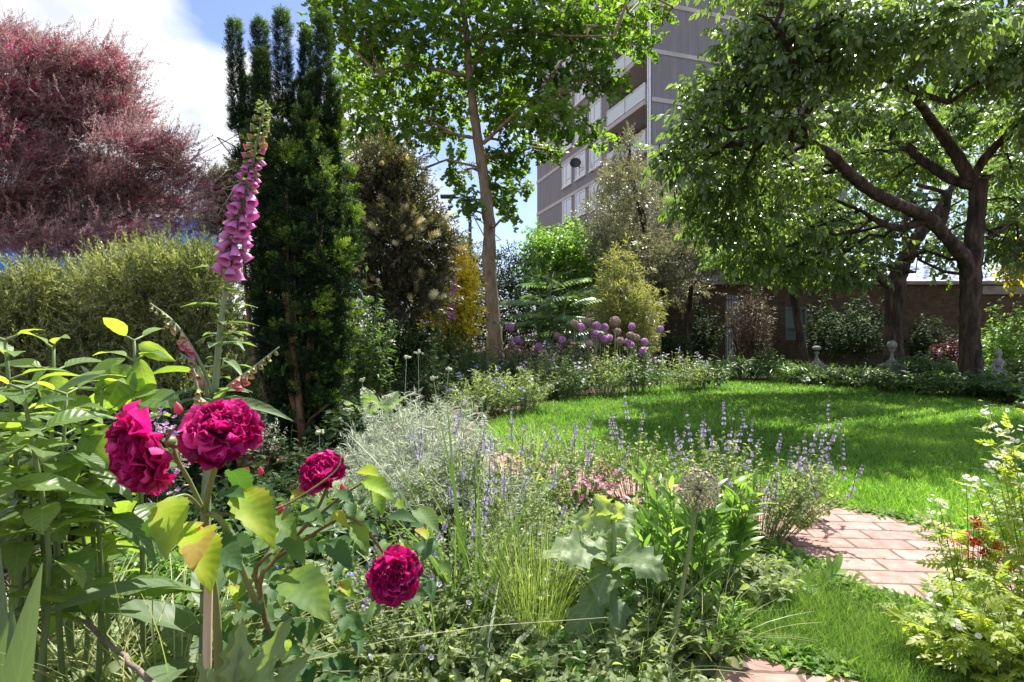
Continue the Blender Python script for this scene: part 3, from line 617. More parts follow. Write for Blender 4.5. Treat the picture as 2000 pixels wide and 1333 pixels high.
# ================================================================== TREES
def tree(name, label, trunk_paths, clumps, n, tps, size, mat, bark, boughr=.03, nsub=5, droop=.2, outw=.7, up=.0, shell=.5, tj=.2, loc=None, sides=10, flowers=None, sprigw=None, group=None, tmean=.5, flat_=.0, bias=(0, 0, 0), jit=0.):
    base = trunk_paths[0][0][0].copy(); base[2] = 0
    root = thing(name, label, 'tree', base, group)
    m = MB(); paths = []
    for k, (pts, rad) in enumerate(trunk_paths):
        q, rr = spline(pts, 6*len(pts), rad); nn = rng.normal(size=len(rr))*.045; m.tube(q+rng.normal(size=q.shape)*rr[:, None]*.05, rr*(1+nn), sides); paths.append(q)
    limbs(m, clumps, paths, boughr, nsub); m.build('trunk', M[bark], root)
    pos, d, ci = sample_clumps(clumps, n, shell); ml = MB()
    pos = pos+rng.normal(size=(n, 3))*jit*A([1, 1, .6]); dd = d*outw+rdir(n)*.6+A(bias); dd[:, 2] += up-droop; nn = rng.normal(size=(n, 3))*.45+A([0, 0, 1.])
    if flat_: nn = rng.normal(size=(n, 3))*.2+A([0, 0, 1.]); dd[:, 2] *= 1-flat_
    ctint = rng.normal(size=len(clumps))*.08
    tv = np.clip(tmean+rng.normal(size=n)*tj+ctint[ci], 0, 1); sel = rng.integers(0, len(tps), n); s_ = size*rnd(.65, 1.2, n)
    for k, tp in enumerate(tps): q = sel == k; ml.inst(tp, pos[q], dd[q], nn[q], s_[q], tv[q])
    ml.build('crown', M[mat], root)
    if flowers:
        fm, ftps, fn, fs, cond = flowers
        pos, d, ci = sample_clumps(clumps, fn, .15); k = cond(pos, d); pos, d = pos[k], d[k]; mf = MB(); sel = rng.integers(0, len(ftps), len(pos))
        for j, tp in enumerate(ftps): q = sel == j; mf.inst(tp, pos[q], d[q]+rdir(q.sum())*.5+A([0, 0, .3]), rdir(q.sum()), fs*rnd(.6, 1.2, q.sum()), rng.random(q.sum()))
        mf.build('blossom', M[fm], root)
    return root
def tp(pts, d, ws, dd=None):      # pixel path -> 3-D path with radii
    dd = dd or [0]*len(pts)
    return ([P(x, y, d+e) for (x, y), e in zip(pts, dd)], [PX(wd/2, d+e) for wd, e in zip(ws, dd)])

# ginkgo
gd = 12.
g_tr = [tp([(972, 745), (968, 690), (962, 610), (955, 520), (955, 440), (944, 340), (930, 250), (918, 160), (912, 80), (905, 0), (898, -130), (895, -260)], gd, [46, 34, 30, 27, 25, 22, 19, 16, 13, 10, 7, 3]),
        tp([(916, 160), (945, 80), (962, 20), (980, -60)], gd, [9, 8, 6, 3], [0, -.2, -.4, -.5]), tp([(944, 280), (985, 242), (1030, 205), (1090, 180)], gd, [9, 8, 6, 3], [0, -.3, -.6, -1]),
        tp([(918, 150), (870, 140), (800, 128), (730, 150)], gd, [9, 7, 5, 3], [0, -.2, -.5, -.7]), tp([(932, 270), (890, 262), (840, 240), (770, 250)], gd, [8, 6, 5, 3], [0, .3, .6, .8]),
        tp([(912, 80), (1000, 60), (1100, 70), (1200, 70)], gd, [9, 7, 5, 3], [0, -.5, -1, -1.4]), tp([(910, 60), (830, 30), (740, 40), (660, 20)], gd, [9, 7, 5, 3], [0, .3, .6, .9])]
g_cl = clumps_px([(640, 25, 50, 45), (700, 60, 80, 60), (800, 50, 95, 75), (910, 40, 95, 75), (1020, 40, 95, 70), (1120, 50, 85, 55), (1205, 40, 65, 38), (1255, 85, 40, 20), (1290, 15, 30, 18),
    (690, 150, 60, 55), (770, 160, 80, 65), (870, 170, 75, 65), (975, 150, 80, 65), (1075, 140, 85, 55), (1165, 140, 55, 35), (1195, 165, 35, 15), (705, 240, 55, 45), (780, 265, 65, 45), (760, 325, 55, 22), (855, 245, 60, 40),
    (995, 225, 60, 40), (1075, 225, 65, 38), (1130, 250, 45, 20), (1165, 272, 35, 11), (1000, 300, 26, 40), (1018, 352, 22, 26), (982, 365, 20, 45), (893, 335, 22, 35), (908, 385, 26, 12), (985, 395, 28, 16), (1050, 290, 45, 20), (968, 320, 18, 40), (1085, 300, 18, 10), (905, 412, 18, 8), (1000, 420, 14, 10),
    (720, -50, 110, 60), (880, -70, 120, 80), (1040, -60, 120, 70), (1170, -30, 80, 40), (900, -190, 150, 90)], gd, .7, 1.1)
FAN = fanleaf()
g_sp = [sprig(FAN, 7, .42, 65, jit=.5, droop=.15) for _ in range(4)]
tree('ginkgo_tree', 'tall slender tree with fan shaped leaves and bare pale brown trunk', g_tr, g_cl, 4600, g_sp, .22, 'gingko', 'bark_ginkgo', .03, 5, .3, .6, shell=.55)

# big cherry
cd = 9.
c_tr = [tp([(1897, 800), (1896, 740), (1894, 640), (1896, 560), (1902, 470), (1909, 400), (1911, 352)], cd, [52, 42, 37, 36, 33, 31, 30]),
        tp([(1892, 560), (1886, 510), (1850, 465), (1810, 425), (1755, 400), (1700, 372), (1660, 340), (1620, 300), (1575, 277), (1543, 268)], cd, [29, 29, 26, 25, 24, 23, 22, 21, 18, 13], [0, -.1, -.3, -.5, -.8, -1.1, -1.4, -1.7, -2, -2.2]),
        tp([(1905, 365), (1885, 330), (1858, 288), (1822, 240), (1790, 196), (1725, 150), (1640, 90)], cd, [26, 24, 21, 18, 15, 10, 5], [0, .0, .1, .0, -.3, -.8, -1.4]),
        tp([(1898, 362), (1850, 345), (1795, 308), (1755, 280), (1700, 270)], cd, [22, 20, 17, 12, 6], [0, .2, .5, .8, 1.]), tp([(1900, 345), (1940, 290), (2000, 242), (2090, 190)], cd, [18, 16, 14, 8], [0, -.3, -.8, -1.2]),
        tp([(1545, 270), (1560, 235), (1605, 192), (1660, 155), (1700, 130)], cd-2.2, [14, 16, 18, 14, 6], [0, .1, .2, .2, .1]), tp([(1575, 277), (1560, 200), (1544, 110), (1510, 45), (1480, 28)], cd-2.1, [12, 10, 9, 7, 4], [0, -.2, -.5, -.7, -.9]),
        tp([(1855, 200), (1790, 180), (1724, 150), (1650, 165)], cd-1.5, [10, 12, 10, 5], [0, 0, -.2, -.4]), tp([(1800, 430), (1760, 445), (1715, 432), (1680, 410)], cd-.5, [20, 15, 12, 6], [0, 0, 0, 0]), tp([(1838, 440), (1850, 395), (1840, 375), (1790, 360)], cd-.2, [16, 14, 10, 6])]
c_cl = clumps_px([(1375, 180, 40, 30, -2.2), (1355, 240, 40, 38, -2.0), (1345, 315, 40, 35, -1.8), (1370, 375, 50, 35, -1.), (1455, 85, 50, 40, -2.2), (1440, 180, 75, 50, -2), (1435, 270, 75, 50, -1.6), (1440, 350, 80, 50, -1.2), (1470, 430, 80, 45, -.5), (1510, 490, 80, 40, .3),
    (1530, 40, 90, 50, -2.5), (1545, 130, 90, 55, -2.4), (1530, 230, 70, 50, -2.3), (1560, 340, 70, 50, -1.2), (1590, 430, 90, 55, .2), (1610, 505, 70, 28, .6), (1660, 30, 90, 45, -3), (1655, 110, 80, 45, -2.6), (1660, 220, 70, 45, -.2), (1680, 300, 70, 35, .9), (1700, 460, 70, 40, 1.2), (1680, 520, 60, 18, .7),
    (1790, 40, 90, 45, -3.), (1780, 120, 90, 45, -2.), (1770, 215, 60, 40, .8), (1800, 300, 60, 40, 1.4), (1745, 345, 50, 22, 1.2), (1905, 30, 90, 45, -3.2), (1900, 120, 90, 50, -1.4), (1920, 215, 70, 45, .8), (2000, 100, 80, 60, -2), (2010, 220, 70, 50, -.8), (1960, 330, 60, 40, 1.), (1975, 410, 50, 40, 1.4), (2010, 470, 50, 40, .6), (1950, 470, 25, 25, 1), (2090, 60, 90, 80, -2.), (2120, 250, 90, 90, -.5), (1850, 480, 30, 30, 2.2),
    (1330, 400, 40, 30, -.5), (1400, 430, 60, 40, -.5), (1450, 490, 70, 35, .2), (1560, 525, 60, 20, .3), (1640, 540, 50, 14, .6), (1290, 300, 16, 30, -1.8), (1500, -60, 120, 50, -2.2), (1650, -70, 120, 60, -2), (1820, -80, 120, 70, -1), (2000, -70, 120, 70, -.5)], cd, 0, 1.3)
CL = leafT(.44, 4, .2, .35, .4)
c_sp = [sprig(CL, 7, .46, 62, planar=True, flatn=.5, droop=.3, jit=.4, tj=.12) for _ in range(5)]
tree('spreading_tree', 'large spreading tree with drooping pointed leaves and dark forked trunk beside the lawn', c_tr, c_cl, 5600, c_sp, .26, 'cherry', 'bark_dark', .028, 6, .35, .6, shell=.6, flat_=.25)
# second tree behind
s_tr = [tp([(1748, 745), (1745, 690), (1745, 620), (1752, 550), (1775, 490), (1803, 448), (1840, 400), (1880, 330)], 12, [44, 36, 32, 34, 28, 24, 18, 8]),
        tp([(1746, 560), (1715, 540), (1680, 522), (1620, 515), (1560, 520)], 12, [24, 20, 17, 12, 6], [0, .1, .3, .5, .6]), tp([(1775, 490), (1765, 440), (1780, 400), (1760, 330)], 12, [16, 12, 9, 5], [0, .5, 1, 1.5])]
s_cl = clumps_px([(1560, 470, 70, 40), (1640, 440, 70, 45), (1640, 530, 60, 22), (1720, 400, 70, 45), (1800, 370, 70, 40), (1880, 420, 60, 40), (1900, 300, 80, 50), (1780, 290, 80, 50), (1660, 350, 80, 50), (1960, 500, 40, 35), (1830, 510, 40, 25), (2020, 400, 60, 50), (1500, 410, 60, 40), (1870, 200, 90, 60), (1700, 210, 90, 60), (1990, 250, 70, 60), (1560, 330, 90, 50, 16.5), (1700, 300, 100, 60, 16.8), (1850, 300, 100, 60, 16.5), (2000, 330, 100, 60, 16.5), (1640, 400, 90, 45, 16.5), (1920, 390, 90, 45, 16.5), (1790, 230, 110, 60, 17)], 13, .8, 1.2)  # farthest clumps are hidden extra canopy, added to shade the wall
tree('shaded_tree', 'smaller dark trunked tree leaning behind the large spreading tree', s_tr, s_cl, 3200, c_sp, .34, 'cherry', 'bark_dark', .03, 4, .3, .6, tmean=.4)
# thin leaning tree by the wall
l_tr = [tp([(1573, 735), (1570, 700), (1560, 640), (1550, 580), (1543, 545), (1525, 490)], 13.5, [20, 17, 15, 13, 11, 6])]
l_cl = clumps_px([(1530, 490, 50, 30), (1570, 520, 45, 20), (1500, 530, 40, 20), (1450, 510, 50, 30)], 13.6, .3)
tree('leaning_tree', 'thin leaning brown trunk in front of the wall window', l_tr, l_cl, 420, c_sp, .26, 'cherry', 'bark_dark', .015, 4, .3, tmean=.4)
# variegated holly-like tree
v_tr = [tp([(1300, 735), (1295, 640), (1285, 540), (1260, 440), (1232, 340), (1230, 280)], 15, [24, 22, 18, 14, 9, 3]), tp([(1290, 580), (1330, 500), (1360, 420)], 15, [16, 12, 6]), tp([(1340, 735), (1345, 620), (1350, 560)], 14.6, [16, 13, 8])]
v_cl = clumps_px([(1229, 292, 18, 34), (1205, 335, 40, 25), (1240, 365, 70, 40), (1195, 415, 55, 45), (1275, 420, 75, 55), (1345, 425, 55, 60), (1230, 490, 85, 45), (1320, 505, 85, 50), (1400, 500, 60, 45), (1185, 465, 35, 35), (1320, 560, 60, 40), (1400, 470, 60, 40), (1280, 550, 50, 50)], 15, .5, .9)
v_sp = [sprig(leafT(.45, 2, .2, .2), 9, .36, 60, jit=.5) for _ in range(4)]
tree('variegated_tree', 'cream and grey green variegated evergreen tree in front of the tower', v_tr, v_cl, 4600, v_sp, .24, 'var_leaf', 'bark_dark', .02, 5, .0, .8, .3, shell=.4)
# bright ivy-like bush by tower foot
i_tr = [tp([(1085, 735), (1085, 600), (1085, 500)], 15.5, [24, 18, 8])]
i_cl = clumps_px([(1050, 490, 35, 35), (1085, 475, 50, 35), (1130, 475, 45, 35), (1110, 520, 60, 40), (1060, 540, 45, 40), (1120, 580, 60, 50), (1160, 530, 40, 60)], 15.5, .3)
tree('glossy_shrub_tree', 'round glossy bright green evergreen below the tower corner', i_tr, i_cl, 1700, [sprig(leafT(.62, 2, .2, .2), 7, .42, 60, jit=.5) for _ in range(3)], .27, 'bright_leaf', 'bark_dark', .02, 4, .2, .8)
# dark hedge behind ginkgo
h_cl = clumps_px([(870, 540, 50, 50), (920, 520, 45, 35), (985, 525, 50, 40), (1040, 560, 45, 50), (930, 580, 60, 50), (1000, 600, 60, 50), (1080, 600, 60, 50), (860, 610, 60, 50), (950, 640, 80, 40), (1060, 650, 80, 40), (1010, 505, 20, 16), (800, 610, 60, 50), (720, 620, 60, 50), (640, 640, 60, 50), (770, 660, 80, 40), (660, 680, 80, 40), (860, 700, 80, 40), (960, 705, 80, 40), (1060, 705, 80, 40), (760, 705, 80, 40), (1160, 700, 60, 40), (1220, 690, 60, 40), (1000, 560, 50, 50, 15), (1030, 620, 60, 50, 15), (980, 650, 60, 50, 15), (1100, 640, 80, 50, 15), (910, 560, 50, 60, 15)], 14, .2)
tree('dark_hedge_shrub', 'tall dark hedge shrub with pale tips behind the ginkgo trunk', [tp([(960, 745), (960, 660), (960, 560)], 14, [24, 18, 8])], h_cl, 7000, v_sp, .24, 'dark_leaf', 'bark_dark', .02, 4, .0, .8, .3, tmean=.65)
# golden tree at right edge
tree('golden_tree', 'yellow leaved branch hanging at the right edge above the wall', [tp([(2080, 745), (2075, 600), (2060, 480)], 14, [24, 18, 8])], clumps_px([(1995, 490, 30, 30), (1990, 530, 22, 18), (2040, 470, 50, 60), (2060, 540, 50, 40)], 14, .2), 420, c_sp, .3, 'gold_leaf', 'bark_dark', .02, 3, .3)
# cream-flowered shrub
k_tr = [tp([(745, 800), (742, 700), (735, 600), (720, 480), (725, 380)], 7, [20, 18, 16, 12, 6]), tp([(742, 700), (790, 600), (810, 520)], 7, [12, 10, 5]), tp([(735, 600), (640, 480), (480, 420)], 7, [12, 9, 5], [0, .3, .5])]
k_cl = clumps_px([(735, 330, 45, 35), (780, 350, 45, 30), (740, 400, 60, 50), (800, 420, 40, 50), (760, 470, 75, 50), (840, 480, 45, 30), (820, 530, 60, 40), (740, 550, 70, 50), (810, 580, 60, 40), (690, 430, 40, 80), (590, 450, 60, 80), (450, 385, 30, 30, 7, 1.2), (425, 365, 26, 30, 7, 1.2), (440, 435, 45, 25, 7, 1.2), (402, 395, 18, 8, 7, 1.2), (470, 340, 25, 25, 7, 1.), (850, 440, 25, 14)], 7, .25)
spn = [sprig(leafT(.3, 2, .1, .2), 14, .28, 55, jit=.4) for _ in range(4)]
BRUSH = combine([place(NEEDLE2, [0, f, 0], [math.cos(a), .5, math.sin(a)], [0, 1, 0], .42, rng.normal()*.2) for f in np.linspace(.0, 1, 11) for a in np.arange(6)*1.047+f*7])
tree('cream_brush_shrub', 'dark shrub with cream bottlebrush flowers behind the columnar yew', k_tr, k_cl, 6500, spn, .24, 'brown_leaf', 'twig', .012, 6, .0, .7, .35, tmean=.55,
     flowers=('cream', [BRUSH], 520, .13, lambda p, d: (d[:, 1] < .5) & (d[:, 2] > -.4)))
# golden euonymus
tree('golden_shrub', 'gold edged evergreen shrub glowing beside the dark hedge', [tp([(880, 760), (880, 650), (885, 540)], 9, [16, 14, 6])], clumps_px([(890, 500, 28, 28), (905, 550, 26, 40), (905, 600, 28, 45), (880, 560, 35, 55), (860, 600, 50, 50), (840, 540, 40, 40), (890, 640, 40, 40)], 9, .15), 2300, [sprig(leafT(.55, 2, .2, .1), 8, .38, 60, jit=.5, tj=.25) for _ in range(3)], .16, 'gold_leaf', 'twig', .012, 4, .0, .8, .3, tmean=.8)
# purple tree
p_tr = [tp([(-150, 760), (-120, 600), (-80, 480), (0, 400), (90, 330)], 9, [50, 44, 36, 26, 12]), tp([(-100, 540), (0, 470), (110, 430), (250, 420)], 9, [26, 20, 14, 6], [0, -.3, -.6, -.8]), tp([(-60, 460), (60, 380), (200, 340), (320, 330)], 9, [22, 18, 12, 5], [0, .2, .3, .3]), tp([(-80, 480), (-40, 300), (30, 180), (70, 90)], 9, [24, 18, 12, 5])]
p_cl = clumps_px([(110, 215, 90, 40), (30, 235, 90, 40), (170, 205, 50, 28), (225, 235, 35, 24), (20, 85, 60, 32), (95, 120, 50, 30), (20, 150, 100, 50), (140, 165, 75, 40), (205, 165, 42, 28), (60, 230, 120, 50), (185, 235, 65, 35), (30, 310, 120, 50), (160, 310, 90, 40), (255, 290, 60, 25), (310, 300, 38, 22), (60, 390, 120, 45), (190, 380, 90, 36), (290, 370, 65, 32), (345, 350, 28, 20), (50, 450, 100, 22), (190, 440, 90, 24), (300, 410, 60, 24), (355, 408, 22, 14), (250, 450, 40, 14), (330, 440, 26, 9), (130, 495, 80, 16), (-80, 150, 90, 90), (-80, 330, 90, 90), (345, 292, 14, 12), (220, 120, 20, 20), (60, 480, 90, 18), (190, 472, 80, 16), (-40, 430, 90, 40)], 9, .5, 1.2)
p_cl = [(q[0]+rng.normal(size=3)*q[1]*.45, q[1]*A([.6, .6, .42]), 1.) for q in p_cl for _ in range(6)]
p_sp = [sprig(quadleaf(.3, .06), 22, .15, 48, jit=.5, tip=.2, tj=.15) for _ in range(4)]
FLS = combine([place(FL5, [0, f, 0], [math.cos(f*40), .8, math.sin(f*40)], [0, 0, 1], .11, 0) for f in np.linspace(.0, 1, 9)])
o = tree('purple_tree', 'purple leaved tree dusted with pink flowers at the left', p_tr, p_cl, 27000, p_sp, .28, 'purple', 'bark_dark', .006, 1, -.1, .35, .1, shell=.5, jit=.17, bias=(.5, 0, .12), tj=.2, tmean=.42,
     flowers=('pinkred', [FLS], 20000, .13, lambda p, d: (d[:, 2]+.5*d[:, 0]+(p[:, 2]-4.2)*.5+rng.normal(size=len(d))*.5 > .35)))
# grey-green bush
b_cl = clumps_px([(q[0], q[1]+22, *q[2:]) for q in [(60, 600, 90, 60), (150, 570, 80, 60), (240, 545, 80, 60), (330, 520, 80, 55), (405, 535, 55, 60), (100, 680, 120, 60), (230, 640, 120, 70), (350, 640, 110, 70), (430, 640, 60, 60), (20, 640, 60, 60), (200, 740, 150, 60), (350, 740, 130, 60), (60, 530, 40, 20), (-80, 640, 80, 90), (280, 490, 40, 16), (370, 490, 40, 14), (460, 740, 60, 80)]], 6, .25, 1.)
b_sp = [sprig(quadleaf(.34, .06), 18, .19, 45, jit=.5, tip=.25, tj=.2) for _ in range(4)]
tree('feathery_bush', 'broad feathery grey green bush below the purple tree', [tp([(220, 870), (220, 790), (230, 700)], 6, [16, 14, 8]), tp([(230, 800), (330, 700), (380, 600)], 6, [12, 9, 5]), tp([(220, 800), (120, 700), (80, 600)], 6, [12, 9, 5])], b_cl, 9500, b_sp, .24, 'grey_leaf', 'twig', .008, 8, -.1, .6, .45, shell=.4, tj=.22)

# ------------------------------------------------------------------ Irish yew
def yew():
    d0 = 3.85; base = P(590, 905, d0); base[2] = 0
    root = thing('columnar_yew', 'dark columnar yew with upright plumes and bright green tips', 'tree', base)
    cols = [((468, 55), 20, .0), ((507, 42), 22, -.05), ((551, 22), 23, .0), ((592, 52), 19, .1), ((634, 32), 23, .05), ((650, 130), 18, .1), ((486, 170), 24, .1), ((525, 120), 22, -.15), ((600, 190), 30, -.12), ((655, 230), 26, .05), ((672, 330), 30, .0), ((500, 260), 34, -.15), ((560, 250), 36, -.22), ((620, 300), 38, -.2), ((690, 430), 22, .02), ((515, 380), 34, -.15), ((575, 420), 40, -.25), ((650, 450), 42, -.15), ((675, 560), 30, -.05), ((530, 520), 38, -.15), ((605, 560), 44, -.25), ((655, 640), 40, -.12), ((560, 640), 44, -.2), ((620, 720), 46, -.18), ((585, 780), 40, -.2), ((665, 760), 26, -.05), ((500, 250), 26, .15), ((615, 240), 26, .2), ((560, 300), 60, .25), ((600, 500), 80, .25), ((500, 460), 22, 0)]
    mt = MB(); pos = []; dr = []; tv = []
    for (x, y), r, dz in cols:
        pts = [P(590+(x-590)*.12, 890, d0+dz*.2), P(590+(x-590)*.55, 780, d0+dz*.6), P(590+(x-590)*.9, max(y+150, 560) if y < 560 else y+60, d0+dz), P(x, y, d0+dz)]
        q = spline(pts, 60); sl_ = np.concatenate([[0], np.cumsum(np.linalg.norm(np.diff(q, axis=0), axis=1))]); q = np.stack([np.interp(np.linspace(0, sl_[-1], 26), sl_, q[:, i]) for i in range(3)], -1); mt.tube(q[:22], np.linspace(.02, .004, 22), 6)
        nt_ = int(20*(900-y)/100*max(.8, r/28)); K = 9; f0 = rnd(0, 1, nt_)**.85; a0 = rnd(0, 6.283, nt_); w0 = rnd(.1, 1., nt_)**.6
        t0_ = np.clip(.25+rng.normal(size=nt_)*.09+np.where(f0 > 1-90/(900-y), .26, 0)+(rng.random(nt_) < .04)*.25+((np.cos(a0) > .6) & (rng.random(nt_) < .35))*.32, 0, 1)  # new growth lighter at the tops; right-side tufts also tinted as if sunlit
        f = np.repeat(f0, K); k = f*25; i = np.minimum(k.astype(int), 24); c = q[i]+(q[i+1]-q[i])*(k-i)[:, None]; py_ = 666-(c[:, 2]-H)/d0*FPX
        rr = PX(r, d0)*np.clip((1.01-f)*20, .5, 1)**.6*np.where(py_ > 800, .8, 1.)*np.where(py_ < 240, .45, .95); aa = np.repeat(a0, K); o_ = np.stack([np.cos(aa), np.sin(aa), 0*aa], -1)
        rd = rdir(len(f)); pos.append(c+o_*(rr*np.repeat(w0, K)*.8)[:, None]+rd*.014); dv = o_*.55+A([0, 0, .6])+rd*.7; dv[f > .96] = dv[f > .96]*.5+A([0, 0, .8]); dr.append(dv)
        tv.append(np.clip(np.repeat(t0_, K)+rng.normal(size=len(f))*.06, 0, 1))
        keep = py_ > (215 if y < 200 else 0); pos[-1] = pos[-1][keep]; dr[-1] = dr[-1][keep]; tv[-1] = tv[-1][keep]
    for (x, y), r_ in (((468, 56), 11), ((507, 42), 13), ((551, 24), 14), ((593, 52), 10), ((635, 34), 13), ((575, 150), 11), ((652, 150), 10), ((482, 150), 13), ((526, 118), 11), ((610, 140), 11)):
        n = 1500; f = rnd(0, 1, n); py_ = y+f*210; cx = x+(590-x)*f*.06; a_ = rnd(0, 6.283, n); o_ = np.stack([np.cos(a_), np.sin(a_), 0*a_], -1); rr = PX(r_, d0)*np.minimum(1, .35+f*9)*(1+.22*np.sin(py_*.16+x)+.2*f)
        c = np.stack([(cx-1000)/FPX*d0, np.full(n, d0+rng.normal()*.05), H+(666-py_)/FPX*d0], -1); pos.append(c+o_*(rr*np.sqrt(rnd(.05, .8, n)))[:, None]); dr.append(o_*.75+A([0, 0, .75])+rdir(n)*.3); tv.append(np.clip(.27+.38*np.exp(-f*5)+rng.normal(size=n)*.09+.12*(o_[:, 0] > .3), 0, 1))  # lighter plume tips; sunlight on the right flank put into the tint
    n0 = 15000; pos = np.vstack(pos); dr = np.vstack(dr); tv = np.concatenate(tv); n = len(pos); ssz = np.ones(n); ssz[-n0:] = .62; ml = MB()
    px_ = 1000+pos[:, 0]/pos[:, 1]*FPX; py_ = 666-(pos[:, 2]-H)/pos[:, 1]*FPX; xt = np.interp(py_, [560, 570, 660, 760, 850, 900], [556, 556, 572, 584, 591, 592])
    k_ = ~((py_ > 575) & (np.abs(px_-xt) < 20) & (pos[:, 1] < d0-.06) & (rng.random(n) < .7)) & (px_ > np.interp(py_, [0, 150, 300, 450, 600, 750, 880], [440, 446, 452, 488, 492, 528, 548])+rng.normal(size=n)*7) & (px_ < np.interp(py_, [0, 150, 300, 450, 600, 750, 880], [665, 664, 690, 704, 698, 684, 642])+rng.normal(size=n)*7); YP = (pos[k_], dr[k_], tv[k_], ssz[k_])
    for pts, ws in (([(592, 915), (590, 850), (582, 760), (570, 660), (555, 570), (550, 500)], [22, 18, 15, 12, 10, 6]), ([(590, 880), (575, 800), (560, 740)], [14, 11, 8]), ([(592, 890), (600, 830), (640, 790)], [9, 7, 4]), ([(590, 850), (608, 700), (612, 560), (630, 440)], [10, 10, 9, 5])):
        a, b = tp(pts, d0-.06, ws, [0.05]*1+[-.14]*(len(pts)-1)); q, rr = spline(a, 20, b); mt.tube(q, rr, 8)
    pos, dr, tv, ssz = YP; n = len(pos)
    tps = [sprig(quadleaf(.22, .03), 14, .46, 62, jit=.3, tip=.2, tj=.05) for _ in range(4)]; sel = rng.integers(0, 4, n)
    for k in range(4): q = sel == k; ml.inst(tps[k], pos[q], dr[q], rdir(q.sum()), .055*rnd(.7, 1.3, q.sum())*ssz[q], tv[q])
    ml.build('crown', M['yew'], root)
    mt.build('trunk', M['bark_yew'], root)
yew()

# ================================================================== MIDDLE GROUND PLANTS
MIXL = [leafT(.4, 2, .2, .25), leafT(.5, 2, .2, .3), leafT(.28, 2, .15, .3)]
# bamboo
def bamboo(name, label, base, r, h, n, nl, mat, cul='stem_red', ls=.12, tm=.5):
    root = thing(name, label, 'bamboo', base); ms = MB(); ml = MB(); base = A(base, float)
    az = rnd(0, 6.28, n); q = np.sqrt(rnd(0, 1, n)); ht = h*(1-.42*q)*rnd(.75, 1.05, n)
    for i in range(n):
        o_ = A([math.cos(az[i]), math.sin(az[i]), 0])*q[i]*r; b = base+o_*.5; t_ = base+o_*1.15+A([0, 0, ht[i]]); p = wig(b, t_, 6, .03); ms.tube(p, np.linspace(.011, .003, 6), 5, cap=False)
        f = rnd(.12, 1, nl); k = f*5; j = np.minimum(k.astype(int), 4); c = p[j]+(p[j+1]-p[j])*(k-j)[:, None]; d = rdir(nl)*A([1, 1, .4])
        c = c+d*rnd(0, .16, nl)[:, None]*(1.2-.8*f)[:, None]; d[:, 2] += .25
        ml.inst(BAM[i % 3], c, d, rng.normal(size=(nl, 3))*.5+A([0, 0, 1.]), ls*rnd(.7, 1.3, nl), np.clip(tm+.2*rng.normal(size=nl)+.15*(f-.5), 0, 1))
    ms.build('culms', M[cul], root); ml.build('leaves', M[mat], root)
BAM = [sprig(leafT(.13, 2, .1, .3), 5, .75, 55, jit=.5, tj=.15) for _ in range(3)]
bamboo('bamboo_clump', 'yellow green bamboo clump behind the purple alliums', (*P(1218, 0, 12)[:2], 0), .66, 3.05, 70, 62, 'bamboo_leaf', ls=.15)
bamboo('dry_bamboo', 'brown twiggy bamboo clump half hiding the white door', (*P(1465, 0, 15)[:2], 0), .55, 2.7, 90, 22, 'dry_leaf', 'twig', .10, .4)
# honey bush
def honey():
    d = 10.2; base = A([*P(1075, 0, d)[:2], 0]); root = thing('honey_bush', 'shrub with large arching blue green feather leaves beside the ginkgo', 'shrub', base); ml = MB(); ms = MB()
    lf = leafT(.36, 3, .25, .2, .5, serr=.1)
    pin = []
    for i in range(9):
        f = .22+.78*i/9
        for s_ in (-1, 1): pin.append(place(lf, [0, f, -.28*f*f], [s_*.9, .42, -.45], [0, .2, 1], .27*(1.1-.45*abs(f-.55)), rng.normal()*.1))
    pin.append(place(lf, [0, .98, -.28], [0, 1, -.6], [0, 0, 1], .24)); pin = combine(pin)
    for (bx, by, z), (n, s_) in zip(((1078, 0, 1.85), (1055, 0, 1.55), (1105, 0, 1.5), (1045, 0, 1.15), (1120, 0, 1.1), (1080, 0, 1.2), (1075, 0, .8)), ((5, .60), (7, .72), (7, .68), (7, .7), (6, .6), (7, .68), (8, .6))):
        p = P(bx, 0, d); t_ = A([p[0], p[1]+rng.normal()*.15, z]); ms.tube(wig(base+rng.normal(size=3)*.08*A([1, 1, 0]), t_, 6, .05), np.linspace(.022, .012, 6), 6)
        for k in range(n):
            a = k/n*6.283+rng.normal()*.25+bx; dv = A([math.cos(a), math.sin(a)*.8, .38+rng.normal()*.15]); ml.inst(pin, t_-A([0, 0, rng.uniform(0, .2)]), dv, A([0, 0, 1.]), s_*rng.uniform(.8, 1.1), np.clip(.5+rng.normal()*.15, 0, 1))
            ms.tube([t_, t_+dv*s_*.35, t_+dv*s_*.7-A([0, 0, .05])], [.007, .006, .004], 4)
    ms.build('stems', M['stem'], root); ml.build('leaves', M['honey'], root)
M['honey'] = leaf_mat('honey_bush_leaf', greens((.04, .10, .05), (.09, .18, .075), (.18, .29, .12)), .36, (1.3, 1.4, .4), rough=.35)
honey()
